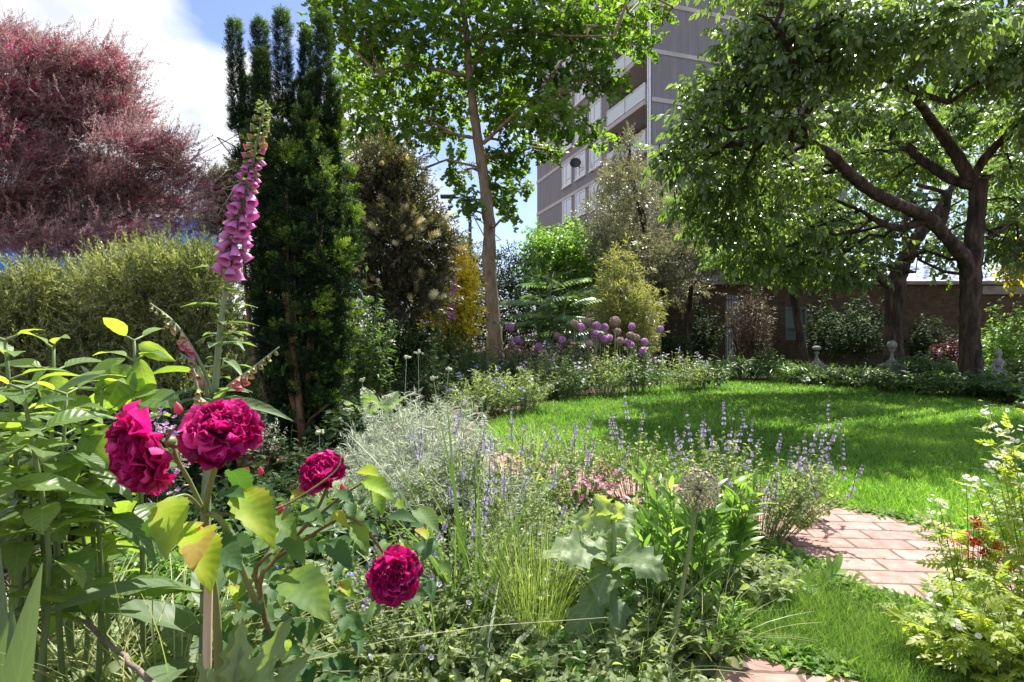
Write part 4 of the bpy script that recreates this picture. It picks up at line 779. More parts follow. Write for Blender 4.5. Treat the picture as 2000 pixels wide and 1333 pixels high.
# alliums
def allium_proto(mat, faded):
    root = thing('allium', 'x', 'flower', (0, 0, 0)); m = MB(); m.tube([[0, 0, 0], [.005, 0, .45], [0, .005, .93]], [.006, .0055, .005], 5); m.build('stem', M['stem'], root)
    m = MB(); n = 150; k = np.arange(n)+.5; ph = np.arccos(1-2*k/n); th = math.pi*(1+5**.5)*k; d = np.stack([np.cos(th)*np.sin(ph), np.sin(th)*np.sin(ph), np.cos(ph)], -1); r = .048 if faded else .050
    m.inst(FL5, A([0, 0, 1.])+d*r*rnd(.85, 1.05, n)[:, None], d, rdir(n), .017, rng.random(n))
    for i in range(0, n, 2): m.tube([A([0, 0, .995]), A([0, 0, 1.])+d[i]*r], [.0012]*2, 3, .3, cap=False)
    m.build('flower_head', M[mat], root); return root
al = [allium_proto('allium', 0), allium_proto('allium_faded', 1)]
spots = [(1290, 643, 0), (1143, 630, 0), (1165, 637, 0), (1181, 639, 0), (1201, 628, 1), (1134, 640, 0), (1155, 648, 1), (1163, 655, 0), (1173, 656, 0), (1181, 662, 0), (1189, 661, 0), (1206, 648, 1), (1234, 638, 0), (1232, 656, 1), (1242, 660, 1), (1211, 666, 1), (1226, 668, 0), (1232, 675, 0), (1259, 668, 0), (1257, 686, 0), (1150, 672, 1), (1098, 664, 0), (1088, 656, 1), (996, 640, 0), (1010, 664, 0), (1018, 668, 1), (1052, 677, 0), (1030, 690, 1), (917, 630, 0), (909, 647, 0), (930, 650, 0), (896, 657, 0), (888, 660, 1), (898, 674, 0), (1147, 628, 1), (1000, 676, 1), (1122, 633, 1)]
used = [0, 0]
special = {(1201, 628): 'largest pale faded allium head in front of the bamboo', (1257, 686): 'lowest purple allium at the right end of the group by the lawn', (1234, 638): 'purple allium standing apart right of the faded large head', (1259, 668): 'purple allium farthest right beside the dark bamboo foot', (917, 630): 'topmost purple allium left of the ginkgo trunk', (930, 650): 'bright purple allium nearest the left side of the ginkgo trunk', (898, 674): 'lowest purple allium left of the ginkgo trunk', (996, 640): 'tall purple allium just right of the ginkgo trunk'}
for px, py, fd in spots:
    d = rng.uniform(8.6, 9.6) if px > 1050 else rng.uniform(9.3, 10.3); p = P(px, py, d); a = al[fd]
    if used[fd]: a = copy_tree(a)
    used[fd] = 1
    a.location = (p[0], p[1], p[2]-1.0*(s_ := rng.uniform(.95, 1.25) if (px, py) != (1201, 628) else 1.5)); a.scale = (s_, s_, s_); a.rotation_euler = (0, 0, rng.uniform(0, 6))
    if a.location.z > .02: a.scale = (s_, s_, p[2]); a.location.z = 0
    side = 'beside the ginkgo trunk' if px > 950 and px < 1070 else 'left of the ginkgo trunk' if px < 950 else 'in front of the bamboo'
    a['label'] = special.get((px, py), ('faded pinkish allium globe ' if fd else 'round purple allium head ')+side); a['group'] = 'alliums in the flower bed'; a['category'] = 'flower'
del used
# border plants: (name, px, base_py, d, r, h, nst, nl, leaves, size, mat, flowers, label)
def border(px, d, r, h, nst, nl, leaf, ls, mat, label, fl=None, name='border_plant', **k):
    b = P(px, 0, d); return mound(name, label, 'plant', (b[0], d, 0), r, h, nst, nl, leaf, ls, mat, fl=fl, **k)
FINE = [leafT(.22, 2, .1, .2), leafT(.3, 2, .1, .3)]
border(1330, 9.2, .55, 0.66, 72, 26, FINE, .07, 'catmint', 'grey green mound at the right tip of the flower bed', blooms(.25, .018, 'lav'))
border(1250, 8.9, .55, 0.74, 72, 26, MIXL, .075, 'mid_leaf', 'leafy mound with sparse mauve flowers below the rightmost alliums', blooms(.3, .02, 'lav'))
border(1180, 8.4, .5, 0.72, 72, 28, FINE, .075, 'catmint', 'pale feathery mound at the lawn edge below the bamboo')
border(1120, 8.8, .5, 0.84, 72, 26, MIXL, .08, 'mid_leaf', 'bright leafy perennial under the honey bush', blooms(.3, .02, 'pink'))
border(1065, 8.2, .45, 0.74, 72, 28, FINE, .07, 'catmint', 'misty pale green mound at the left end of the lawn', blooms(.2, .016, 'lav'))
border(1010, 8.8, .5, 0.84, 72, 26, MIXL, .08, 'mid_leaf', 'green perennial with pink flowers at the foot of the ginkgo', blooms(.35, .022, 'pink'))
border(950, 8.2, .5, 0.82, 72, 28, FINE, .08, 'mid_leaf', 'dark green mound left of the ginkgo foot', blooms(.2, .018, 'lav'))
border(890, 8.0, .55, 0.86, 72, 28, FINE, .09, 'mid_leaf', 'feathery dark green plant below the golden shrub')
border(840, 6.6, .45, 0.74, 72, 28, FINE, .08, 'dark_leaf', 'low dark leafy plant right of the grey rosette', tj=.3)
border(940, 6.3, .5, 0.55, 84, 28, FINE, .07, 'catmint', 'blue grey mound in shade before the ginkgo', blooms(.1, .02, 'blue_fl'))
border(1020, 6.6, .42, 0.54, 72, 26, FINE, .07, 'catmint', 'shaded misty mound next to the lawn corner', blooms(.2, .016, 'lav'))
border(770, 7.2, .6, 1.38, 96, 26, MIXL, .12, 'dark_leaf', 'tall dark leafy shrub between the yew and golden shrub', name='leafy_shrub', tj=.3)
border(715, 5.6, .32, 1.44, 60, 26, MIXL, .10, 'mid_leaf', 'leafy climber showing at the right side of the yew', name='leafy_shrub')
border(850, 8.6, .7, 1.38, 84, 24, MIXL, .12, 'mid_leaf', 'dark feathery shrub under the cream flowered shrub', name='leafy_shrub')
border(1105, 8.0, .4, 0.60, 60, 26, FINE, .07, 'mid_leaf', 'loose green perennial edging the lawn beside the misty mound', blooms(.25, .018, 'lav'))
border(1380, 9.6, .5, 0.50, 60, 26, MIXL, .09, 'mid_leaf', 'low dark green plant where the flower bed meets the shaded lawn')
border(1440, 12., .5, .5, 40, 20, [blade(.06, 3, .6)], .4, 'mid_leaf', 'strappy leaved clump in front of the white door', name='strappy_plant')
border(1500, 12., .6, .62, 50, 22, MIXL, .12, 'mid_leaf', 'shaded leafy plant left of the leaning trunk')
border(1560, 11., .5, .42, 40, 24, [blade(.05, 3, .6)], .35, 'bright_leaf', 'grassy tuft in the shade below the leaning trunk', name='strappy_plant')
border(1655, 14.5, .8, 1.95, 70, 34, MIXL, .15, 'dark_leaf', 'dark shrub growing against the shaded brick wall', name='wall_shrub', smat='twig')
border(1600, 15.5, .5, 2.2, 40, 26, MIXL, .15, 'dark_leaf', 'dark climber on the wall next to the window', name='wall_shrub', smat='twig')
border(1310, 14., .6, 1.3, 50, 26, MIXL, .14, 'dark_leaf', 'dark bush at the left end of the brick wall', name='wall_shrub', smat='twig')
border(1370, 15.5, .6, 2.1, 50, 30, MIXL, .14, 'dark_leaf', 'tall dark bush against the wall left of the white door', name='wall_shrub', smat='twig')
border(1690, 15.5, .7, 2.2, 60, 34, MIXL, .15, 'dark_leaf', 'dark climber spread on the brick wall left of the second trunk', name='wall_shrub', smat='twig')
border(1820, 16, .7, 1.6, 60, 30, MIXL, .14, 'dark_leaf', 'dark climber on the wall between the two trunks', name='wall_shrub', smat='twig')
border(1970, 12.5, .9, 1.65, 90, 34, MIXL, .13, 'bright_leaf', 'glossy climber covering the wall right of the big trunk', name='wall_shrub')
border(1800, 11., .7, .62, 60, 26, MIXL, .13, 'mid_leaf', 'leafy plant between the two dark trunks')
border(1850, 12.5, .35, .95, 40, 26, MIXL, .12, 'dark_red_leaf', 'dark purple shrub against the wall between the trunks')
for px, d, h, lb in ((1700, 9.9, .34, 'low shaded ground cover plant at the back edge of the lawn'), (1780, 9., .36, 'low shaded plant left of the big trunk foot'), (1850, 8.4, .36, 'low shaded plant in front of the big trunk'), (1940, 8.2, .4, 'low shaded plant right of the big trunk foot'), (2020, 7.6, .42, 'shaded plant at the right edge of the lawn'), (1620, 10.6, .3, 'small shaded plant below the left stone ornament'), (1985, 9.5, .55, 'leafy plant around the right stone ornament')):
    border(px, d, .75, h, 70, 24, MIXL, .11, 'mid_leaf', lb, tj=.28, name='shade_plant')
# far foxglove
def far_fox():
    d = 8.5; b = P(880, 0, d); b[2] = 0; root = thing('distant_foxglove', 'narrow pink foxglove spike in front of the golden shrub', 'foxglove', b); m = MB(); p = spline([b, P(880, 620, d), P(889, 515, d)], 12); m.tube(p, np.linspace(.01, .005, 12), 5); m.build('stem', M['stem'], root)
    m = MB(); ml = MB()
    for k in range(60):
        f = rng.random(); c = P(881+8*f, 622-105*f, d); a = rnd(0, 6.28); m.inst(BELL, c, A([math.cos(a), math.sin(a), -.5]), A([0, 0, 1.]), .055*(1.2-.6*f), .3+.4*rng.random())
    m.build('flowers', M['fox_bell'], root)
    for k in range(16): a = rnd(0, 6.28); ml.inst(LF, b+(P(880, 630, d)-b)*rng.random(), A([math.cos(a), math.sin(a), .2]), A([0, 0, 1.]), .25, rng.random())
    ml.build('leaves', M['mid_leaf'], root)
def bellT():
    pr = [(.0, 0), (.16, .03), (.2, .15), (.23, .35), (.29, .6), (.33, .8), (.36, .92), (.46, 1.0), (.43, .985), (.33, .88), (.27, .6), (.2, .3)]; n = 10; V = []; F = []; UV = []; t = []
    for i, (r, y) in enumerate(pr):
        for j in range(n):
            a = j/n*2*math.pi; lip = (1+.25*math.cos(a)) if y > .85 else 1; V.append([r*math.sin(a), y*(1+(.12*math.cos(a+math.pi) if y > .85 else 0)), -r*math.cos(a)*lip]); UV.append([0, y]); t.append((y-.5)*.5)
    for i in range(len(pr)-1):
        for j in range(n): F.append([i*n+j, i*n+(j+1) % n, (i+1)*n+(j+1) % n, (i+1)*n+j])
    return T(V, [F], UV, t)
BELL = bellT()
far_fox()
# grey rosette (mullein)
def mullein():
    b = A([*P(735, 0, 4.9)[:2], 0]); root = thing('mullein_rosette', 'large grey green felted leaf rosette right of the yew', 'plant', b); m = MB(); tpq = leafT(.36, 7, .25, .3, .6, 5, wav=.05)
    for k in range(17): a = k*2.4; e = .35+1.0*(k/17); m.inst(tpq, b+A([0, 0, .04]), A([math.cos(a)*math.cos(e), math.sin(a)*math.cos(e), math.sin(e)]), A([-.3*math.cos(a), -.3*math.sin(a), 1.]), rng.uniform(.36, .5), rng.uniform(.3, .8))
    m.build('leaves', M['fox_leaf'], root)
mullein()
# stone ornaments
def ornament(px, py, d, label, kind):
    p = P(px, py, d); b = A([p[0], d, 0]); root = thing('stone_ornament', label, 'garden ornament', b, 'stone ornaments along the shaded border'); ht = p[2]
    m = MB(); pz = ht*.42 if kind != 2 else ht*.3; m.box((p[0], d, pz*.5), (.14, .14, pz*.5)); m.box((p[0], d, pz+.02), (.17, .17, .02)); m.box((p[0], d, pz+.055), (.11, .11, .014)); m.build('plinth', M['stone'], root, False)
    if kind == 2:      # seated stone figure
        m = MB(); pr = [(.0, 0), (.17, .01), (.19, .08), (.15, .2), (.10, .3), (.125, .42), (.13, .5), (.06, .56), (.05, .6), (.09, .66), (.095, .73), (.06, .8), (0, .82)]; s_ = (ht-pz)/.78; m.lathe((p[0], d, pz+.04), [(a*s_, z*s_) for a, z in pr], 14); m.tube(spline([(p[0]-.12*s_, d, pz+.5*s_), (p[0]-.19*s_, d-.05, pz+.3*s_), (p[0]-.05*s_, d-.16*s_, pz+.25*s_)], 8), .035*s_, 7); m.build('figure', M['stone_pale'], root)
    else:
        m = MB(); m.lathe((p[0], d, pz+.07), [(.09, 0), (.1, .03), (.05, .06), (.028, .12), (.028, (ht-pz)*.5), (.06, (ht-pz)*.58), (.02, (ht-pz)*.64)], 12); m.build('pedestal_stem', M['stone'], root)
        m = MB(); r = .085; zc = pz+.07+(ht-pz)*.64+r*.8
        m.lathe((p[0], d, zc), [(r*math.sin(t_), -r*math.cos(t_)*(1 if kind == 0 else .6)) for t_ in np.linspace(.05, 3.13, 11)], 16); m.build('globe' if kind == 0 else 'bowl', M['stone_pale'], root)
ornament(1742, 672, 11.2, 'stone ornament with a pale globe before the second dark trunk', 0)
ornament(1595, 680, 12., 'stone ornament with a small pale bowl right of the leaning trunk', 1)
ornament(1950, 690, 9.3, 'pale stone figure in the plants right of the big trunk', 2)

# ================================================================== FOREGROUND
def leaf_pp(mb, a, b, tpq, t=.5, nrv=(0, -.3, 1), wsc=None):
    a, b = A(a), A(b); l = np.linalg.norm(b-a); mb.inst(tpq, a, b-a, A(nrv, float), l, t, wsc)
# foxglove
def foxglove():
    d = 1.25; base = P(398, 1380, d); base[2] = 0
    root = thing('foxglove', 'tall pink foxglove spike with smaller side spikes above the roses', 'foxglove', base)
    main = spline([base, P(402, 1180, d), P(402, 1000, d), P(408, 880, d), P(420, 760, d), P(433, 620, d), P(450, 522, d), P(472, 410, d), P(496, 305, d), P(519, 196, d)], 60)
    ms = MB(); rr = np.interp(np.linspace(0, 1, 60), [0, .35, .6, .8, 1], [.013, .0085, .0055, .0038, .002]); ms.tube(main, rr, 9)
    sides_ = [[P(415, 800, d), P(405, 740, d-.03), P(370, 672, d-.05), P(335, 625, d-.06), P(293, 592, d-.06)], [P(413, 800, d), P(398, 745, d-.05), P(380, 710, d-.06), P(352, 690, d-.08)], [P(418, 790, d), P(450, 752, d-.05), P(490, 722, d-.07), P(545, 678, d-.08)], [P(410, 840, d), P(392, 800, d-.1), P(388, 770, d-.12), P(378, 720, d-.12)]]
    sp_ = [spline(q, 24) for q in sides_]
    for q in sp_: ms.tube(q, np.linspace(.005, .0015, 24), 6)
    ml = MB(); fl = leafT(.3, 7, .3, .35, .4, 5, serr=.05, wav=.03)
    for k in range(60):     # bracts and leaves up the stem
        f = .3+.42*rng.random(); i = int(f*59); a = rnd(0, 6.28); s_ = .11*(1.25-f)*rng.uniform(.4, 1.2); ml.inst(fl, main[i], A([math.cos(a), math.sin(a), .35]), A([0, 0, 1.]), s_, rng.uniform(.3, .9))
    leaf_pp(ml, P(425, 790, d-.03), P(548, 772, d-.1), fl, .6, (0, -.6, 1), .6); leaf_pp(ml, P(418, 775, d), P(470, 735, d-.05), fl, .8); leaf_pp(ml, P(415, 760, d), P(312, 752, d-.1), fl, .4, (0, -.5, 1), .5); leaf_pp(ml, P(425, 790, d-.03), P(440, 730, d-.08), fl, .9)
    leaf_pp(ml, P(432, 655, d), P(480, 655, d-.05), fl, .7, (0, 0, 1), .7); leaf_pp(ml, P(428, 700, d), P(478, 705, d-.06), fl, .7, (0, 0, 1), .7); leaf_pp(ml, P(428, 655, d), P(375, 655, d-.05), fl, .7, (0, 0, 1), .5)
    for k in range(9): a = k*2.4; ml.inst(fl, base+A([0, 0, .05+.03*k]), A([math.cos(a), math.sin(a), .7]), A([0, 0, 1.]), .3, .4)
    # calyces & bells
    bell_me = None; cal = leafT(.6, 2, .2, .2)
    nb = 74; bud = MB(); bm = MB(); bm.inst(BELL, A([0, 0, 0.]), A([0, 1., 0]), A([0, 0, 1.]), 1., .55)
    bme = bm.mesh('flower', M['fox_bell'])
    for k in range(nb):
        f = k/nb; z = .672+.325*f**.95; i = min(int(z*59), 58); c = main[i]+(main[i+1]-main[i])*(z*59-i); a = k*2.4+rng.normal()*.25-1.2
        o_ = A([math.cos(a), math.sin(a)*.9-.15, 0]); size = .0335*(1-.55*f)*rng.uniform(.82, 1.12) if f < .66 else .028*(1.3-f)
        dv = nrm(o_*rng.uniform(.75, 1.15)+rng.normal(size=3)*.12+A([0, 0, -.95 if f < .66 else -.3+f*.6])); st = c+o_*.006
        for q in range(4): aa = a+(q-1.5)*.7; ml.inst(cal, st, A([math.cos(aa), math.sin(aa), .1]), A([0, 0, 1.]), .02*(1.1-.4*f), .6)
        if f < .66:
            o = bpy.data.objects.new('flower', bme); COL.objects.link(o); o.parent = root; o.location = tuple(st+dv*.003-A(ROOTLOC(root)))
            yv = Vector(dv); zv = Vector((0, 0, 1)); xv = yv.cross(zv).normalized(); zv = xv.cross(yv)
            from mathutils import Matrix
            o.rotation_euler = Matrix((xv, yv, zv)).transposed().to_euler(); s_ = size*rng.uniform(.9, 1.1); o.scale = (s_*.92, s_, s_*.92)
            if f > .5: o.scale = (s_*.7, s_*.8, s_*.7)
        else: bud.inst(BELL, st, dv, A([0, 0, 1.]), size, np.clip(.85-(f-.66)*6+rng.normal()*.06, 0, 1), .8)
    bud.build('buds', M['fox_bud'], root); bud = MB()
    for q in sp_:
        for k in range(15):
            f = .45+.55*k/15; i = min(int(f*23), 22); sd_ = A([rng.normal()*.5, -.3+rng.normal()*.4, -1.]); s_ = .021*(1.45-f) ; bud.inst(BELL, q[i], sd_, A([0, 1., 0]), s_, np.clip(.8-(f-.45)*2.6+rng.normal()*.1, 0, 1), .8)
            ml.inst(cal, q[i], sd_, A([0, 1., 0]), .012, .5)
        bud.build('buds', M['fox_bud'], root); bud = MB()
    ms.build('stem', M['fox_stem'], root); ml.build('leaves', M['fox_leaf'], root)
foxglove()

# rose bush
def petal(W, Lh, th, curl, cup, ruf, n=10, m=13):
    V = np.zeros((n+1, m, 3)); UV = np.zeros((n+1, m, 2)); r = z = 0.; ph = rng.uniform(0, 6); rs = []; zs = []
    for i in range(n+1):
        rs.append(r); zs.append(z); a = th+curl*(i/n); r += Lh/n*math.sin(a); z += Lh/n*math.cos(a)
    for i in range(n+1):
        v = i/n; wv = W/2*(.25+.75*math.sin(min(1, v*1.15+.08)*math.pi/2))*(1 if v < .8 else math.sqrt(max(0.05, 1-((v-.8)/.28)**2)))
        for j in range(m):
            u = -1+2*j/(m-1); rf = ruf*math.sin(u*4+ph+v*3)*v*v+ruf*.6*math.sin(u*9+ph*2)*v**4
            a = th+curl*v; off = -cup*u*u*W*.5
            V[i, j] = [u*wv, rs[i]+(off+rf)*math.cos(a), zs[i]-(off+rf)*math.sin(a)-.06*Lh*u*u*v*v]; UV[i, j] = [u, v]
    i = np.arange(n)[:, None]*m+np.arange(m-1)[None]
    return T(V.reshape(-1, 3), [np.stack([i, i+1, i+1+m, i+m], -1).reshape(-1, 4)], UV.reshape(-1, 2))
def rose(parent, c, axis, D, label=None, full=1.):
    z = nrm(A(axis, float)); x = nrm(np.cross(z, A([.2, .9, .3]))); y = np.cross(z, x); m = MB(); n = 72; R0 = D/2
    for k in range(n):
        f = (k/(n-1))**.8; a = k*2.39996+rng.normal()*.25
        th = .05+f*1.6*full+rng.normal()*.2; l = R0*(.48+.62*f)*rng.uniform(.88, 1.1); p = petal(R0*(.5+.75*f)*rng.uniform(.7, 1.2), l, th*.75, (.35 if f < .5 else .5)*rng.uniform(-.6, 1.2) if f > .3 else -.5, .35-.2*f, R0*(.06+.10*f))
        rad = R0*.22*rng.random()*(1-f); hz = -R0*.30*f+R0*.12*(1-f)
        V = p.V+A([rng.normal()*R0*.06*(1-f), rad, hz]); ca, sa = math.cos(a), math.sin(a)
        W = c+(V[:, 0:1]*ca-V[:, 1:2]*sa)*x+(V[:, 0:1]*sa+V[:, 1:2]*ca)*y+V[:, 2:3]*z
        m.add(W, p.F, p.UV, np.clip(.42+rng.normal()*.26+(p.UV[:, 1]-.5)*.4, 0, 1))  # petal tones vary, lighter to the rim; spread widened as a painted sunlit highlight
    o = m.build('rose', M['rose'], parent)
    if label: o['label'] = label
    s = MB(); c2 = c-z*R0*.38; s.lathe(c2-z*.012, [(.002, -.004), (.007, 0), (.008, .008), (.006, .014)], 8, z)
    for k in range(5):
        a = k*1.2566; dv = (math.cos(a)*x+math.sin(a)*y)-z*.25; s.inst(LNARROW, c2, dv, z, R0*.55, .5, 1.4)
    s.build('sepals', M['stem'], o); return c2-z*.014
def rose_bush():
    d = .86; base = P(430, 1400, .98); base[2] = 0
    root = thing('rose_bush', 'rose bush with four magenta double roses in the foreground', 'rose bush', base)
    r1 = rose(root, P(288, 882, .80), (-.55, -.7, -.3), .12, 'drooping magenta rose seen from behind at the left', .95)
    r2 = rose(root, P(435, 842, .80), (.22, -.62, .72), .096, 'fully open magenta rose facing up, largest of the bush')
    r3 = rose(root, P(630, 925, 1.05), (-.15, -.6, .75), .082, 'small crimson rose right of the foxglove stem', .8)
    r4 = rose(root, P(770, 1125, .98), (.1, -.75, .3), .086, 'lowest crimson rose among the catmint', .9)
    ms = MB(); mw = MB()
    hub = P(400, 1002, .88)
    def st(pts, r0, r1_, m=ms, n=18): m.tube(spline(pts, n), np.linspace(r0, r1_, n), 7)
    st([base, P(425, 1240, .96), P(410, 1100, .93), hub], .0075, .005); st([hub, P(370, 940, .85), P(345, 895, .82), r1], .0034, .0028); st([hub, P(408, 960, .85), P(420, 915, .82), r2], .0045, .0032)
    st([hub, P(370, 970, .84), P(345, 970, .82), P(320, 985, .8)], .0028, .0015); st([hub, P(425, 1010, .86), P(445, 1040, .87), P(460, 1080, .9), P(500, 1180, .95)], .004, .005)
    b2 = base+A([.12, .12, 0]); st([b2, P(510, 1180, 1.0), P(540, 1090, 1.02), P(590, 1035, 1.04), P(622, 990, 1.05), r3], .005, .0024, mw); st([P(540, 1090, 1.02), P(600, 1050, 1.02), P(680, 1010, 1.0), P(735, 1060, .98), r4], .0035, .002, mw); st([P(590, 1035, 1.04), P(660, 975, 1.05), P(720, 935, 1.05)], .003, .0015, mw); st([P(505, 1150, 1.), P(500, 1110, 1.), P(530, 1080, 1.)], .005, .003, mw)
    st([hub, P(480, 1005, .9), P(560, 985, .95), P(650, 925, 1.0), P(668, 890, 1.02)], .0024, .0014, mw)
    ml = MB(); lt = [leafT(.5, 15, .32, .45, .45, 5, serr=.07, wav=.03), leafT(.54, 15, .42, .65, .48, 5, serr=.08, wav=.05), leafT(.46, 15, .25, .3, .42, 5, serr=.07, wav=.02)]
    def L_(a, b, da, db, t, w_=None, nv=(0, -.55, 1)):
        b = (a[0]+(b[0]-a[0])*.66, a[1]+(b[1]-a[1])*.66); leaf_pp(ml, P(*a, da), P(*b, db), lt[rng.integers(3)], t, nv, w_)
    for q in [((335, 985), (225, 1025), .86, .9, .25), ((345, 970), (290, 1070), .81, .72, .8), ((395, 1020), (318, 1040), .83, .78, .93), ((398, 1030), (350, 1062), .83, .74, .95), ((400, 1045), (385, 1100), .84, .76, .9), ((410, 1055), (480, 1090), .85, .78, .3), ((470, 960), (530, 1010), .9, .82, .86), ((440, 960), (480, 950), .9, .86, .2),
              ((450, 920), (505, 935), .88, .95, .15), ((460, 1080), (425, 1110), .92, .88, .5), ((540, 1000), (585, 1040), 1.0, .95, .75), ((560, 1120), (650, 1165), .95, .85, .72), ((590, 1000), (640, 1010), 1.0, .95, .5), ((650, 1000), (690, 1020), 1., .98, .92), ((700, 920), (745, 905), 1.05, 1., .9), ((710, 940), (770, 930), 1.05, 1., .8), ((735, 950), (745, 985), 1.05, 1., .85),
              ((690, 1020), (720, 1060), 1., .95, .7), ((760, 1010), (820, 990), .98, .95, .25), ((820, 990), (872, 1042), 1, .95, .62), ((690, 1110), (680, 1080), 1., .95, .5), ((440, 1060), (500, 1050), .88, .82, .3), ((500, 950), (540, 985), .95, .9, .5), ((660, 960), (700, 975), 1.02, .98, .5), ((600, 960), (560, 950), 1.04, 1., .95), ((640, 1060), (690, 1080), 1., .95, .3), ((560, 1050), (600, 1090), 1., .95, .5), ((480, 980), (440, 1000), .9, .85, .7)]: L_(*q)
    for k in range(90):
        px = rng.uniform(430, 860); py = rng.uniform(960, 1180) ; dd = rng.uniform(1.06, 1.2); a = rnd(0, 6.28); l = rng.uniform(16, 38); L_((px, py), (px+l*math.cos(a), py+l*.55*math.sin(a)+8), dd, dd-.04, np.clip(.45+rng.normal()*.25, 0, 1), None, (rng.normal()*.4, -.4+rng.normal()*.4, 1))
    for k in range(46):     # lower leaves
        px = rng.uniform(430, 700); py = rng.uniform(1140, 1330); dd = rng.uniform(1.0, 1.25); a = rnd(0, 6.28); l = rng.uniform(22, 48); L_((px, py), (px+l*math.cos(a), py+l*.5*math.sin(a)+10), dd, dd-.05, np.clip(.3+rng.normal()*.18, 0, 1), None, (rng.normal()*.4, -.4+rng.normal()*.4, 1))
    for (x, y, dd, s_) in ((475, 930, .95, .016), (350, 805, .8, .013), (672, 963, 1.05, .016), (510, 925, 1., .012), (550, 1000, 1., .014)):
        bd = MB(); bd.lathe(P(x, y, dd), [(0, -.3*s_), (.4*s_, 0), (.45*s_, .3*s_), (.3*s_, .8*s_), (.0, 1.2*s_)], 8, (rng.normal()*.3, -.2, 1), .6); bd.build('bud', M['rose_red'], root)
    ms.build('stem', M['stem_green'], root); mw.build('woody_stem', M['stem_red'], root); ml.build('leaves', M['rose_leaf'], root)
M['stem_green'] = leaf_mat('rose_stem', greens((.10, .15, .03), (.17, .22, .05), (.25, .30, .09)), 0, rough=.45)
rose_bush()
# stake
m = MB(); m.tube([P(404, 1420, .9)*A([1, 1, 0]), P(405, 1250, .9), P(407, 1150, .9), P(408, 1078, .9)], [.0064]*4, 12); o = m.build('garden_stake', M['stake'], base=P(404, 1420, .9)*A([1, 1, 0])); tag(o, 'pale wooden stake standing upright beside the rose stem', 'stake')
# fallen twig
q = spline([P(150, 1205, 1.15), P(205, 1250, 1.1), P(250, 1290, 1.05), P(310, 1350, 1.0)], 14); m = MB(); m.tube(q+rng.normal(size=q.shape)*.0015, np.linspace(.003, .0055, 14), 7); m.tube([q[3], q[3]+A([-.03, .02, .02])], [.004, .002], 5); o = m.build('fallen_twig', M['palebark'], base=(q[0][0], q[0][1], 0)); tag(o, 'dry grey brown twig leaning in the lower left corner', 'twig')

# broad leaved plant at left: one plant, many stems
def broad(name, label, stems, n, ls, tps, mat='broad', base=None, extra=()):
    root = thing(name, label, 'plant', base); ms = MB(); ml = MB(); base = A(base, float)
    for (px, py, d) in stems:
        top = P(px, py, d); b = A([top[0]*.8+base[0]*.2, top[1]+.04, 0]); p = spline([b, b*.5+top*.5+A([rng.normal()*.02, rng.normal()*.02, .03]), top], 14); ms.tube(p, np.linspace(.0065, .003, 14), 7, .5)
        hgt = top[2]; nn = max(4, int(n*hgt/.8))
        for k in range(nn):
            f = .40+.60*(k/(nn-1))**.8; i = min(int(f*13), 12); c = p[i]+(p[i+1]-p[i])*(f*13-i); a0 = k*1.57+px
            for s_ in (0, math.pi):
                a = a0+s_+rng.normal()*.3; up_ = .15+.75*max(0, f-.8)/.2+rng.normal()*.15
                sz = ls*(1.0 if f < .85 else 1.-.5*(f-.85)/.15)*rng.uniform(.75, 1.15)
                pt = c+A([math.cos(a), math.sin(a), .5])*.02; ms.tube([c, pt], [.003, .002], 5); ml.inst(tps[rng.integers(len(tps))], pt, A([math.cos(a), math.sin(a), up_]), A([rng.normal()*.25, rng.normal()*.25, 1.]), sz, np.clip(.42+rng.normal()*.15+max(0, f-.85)*2.2, 0, 1))
    for (a_, b_, da, db, t_, w_) in extra: leaf_pp(ml, P(*a_, da), P(*b_, db), tps[rng.integers(len(tps))], t_, (rng.normal()*.3, -1., .35), w_)
    ms.build('stem', M['stem'], root); ml.build('leaves', M[mat], root)
BL = [leafT(.5, 10, .18, .45, .42, 5, serr=.03, wav=.025), leafT(.46, 10, .25, .7, .42, 5, serr=.03, wav=.03), leafT(.54, 10, .15, .3, .45, 5, serr=.03, wav=.03)]
broad('broad_leaved_plant', 'tall plant with large pointed green leaves left of the foxglove', [(262, 665, 1.28), (105, 680, 1.25), (160, 830, 1.15), (200, 760, 1.22)], 9, .13, BL, base=(-.85, 1.3, 0), extra=[((250, 712), (196, 812), 1.26, 1.2, .3, 1.3), ((258, 715), (256, 822), 1.27, 1.24, .85, .9), ((272, 700), (292, 806), 1.27, 1.25, .45, .75), ((244, 700), (150, 738), 1.27, 1.22, .9, .7), ((270, 672), (326, 698), 1.28, 1.25, .9, .7), ((100, 735), (128, 812), 1.25, 1.2, .9, 1.), ((112, 720), (78, 800), 1.25, 1.2, .4, 1.2), ((98, 715), (45, 742), 1.25, 1.2, .8, .8), ((160, 850), (215, 905), 1.15, 1.1, .5, 1.1), ((150, 880), (100, 960), 1.12, 1.06, .4, 1.2)])
broad('broad_leaved_plant', 'large leaved plant filling the left edge of the picture', [(10, 665, 1.05), (-60, 700, 1.0), (45, 760, 1.0), (-20, 880, .95), (70, 850, 1.1), (130, 770, 1.12)], 11, .10, BL, base=(-1.0, 1.05, 0))
broad('broad_leaved_plant', 'low broad leaved plant under the tall ones at the lower left', [(60, 930, 1.15), (140, 940, 1.25), (190, 900, 1.35), (20, 900, 1.15), (110, 880, 1.3)], 7, .09, BL, base=(-.95, 1.2, 0))
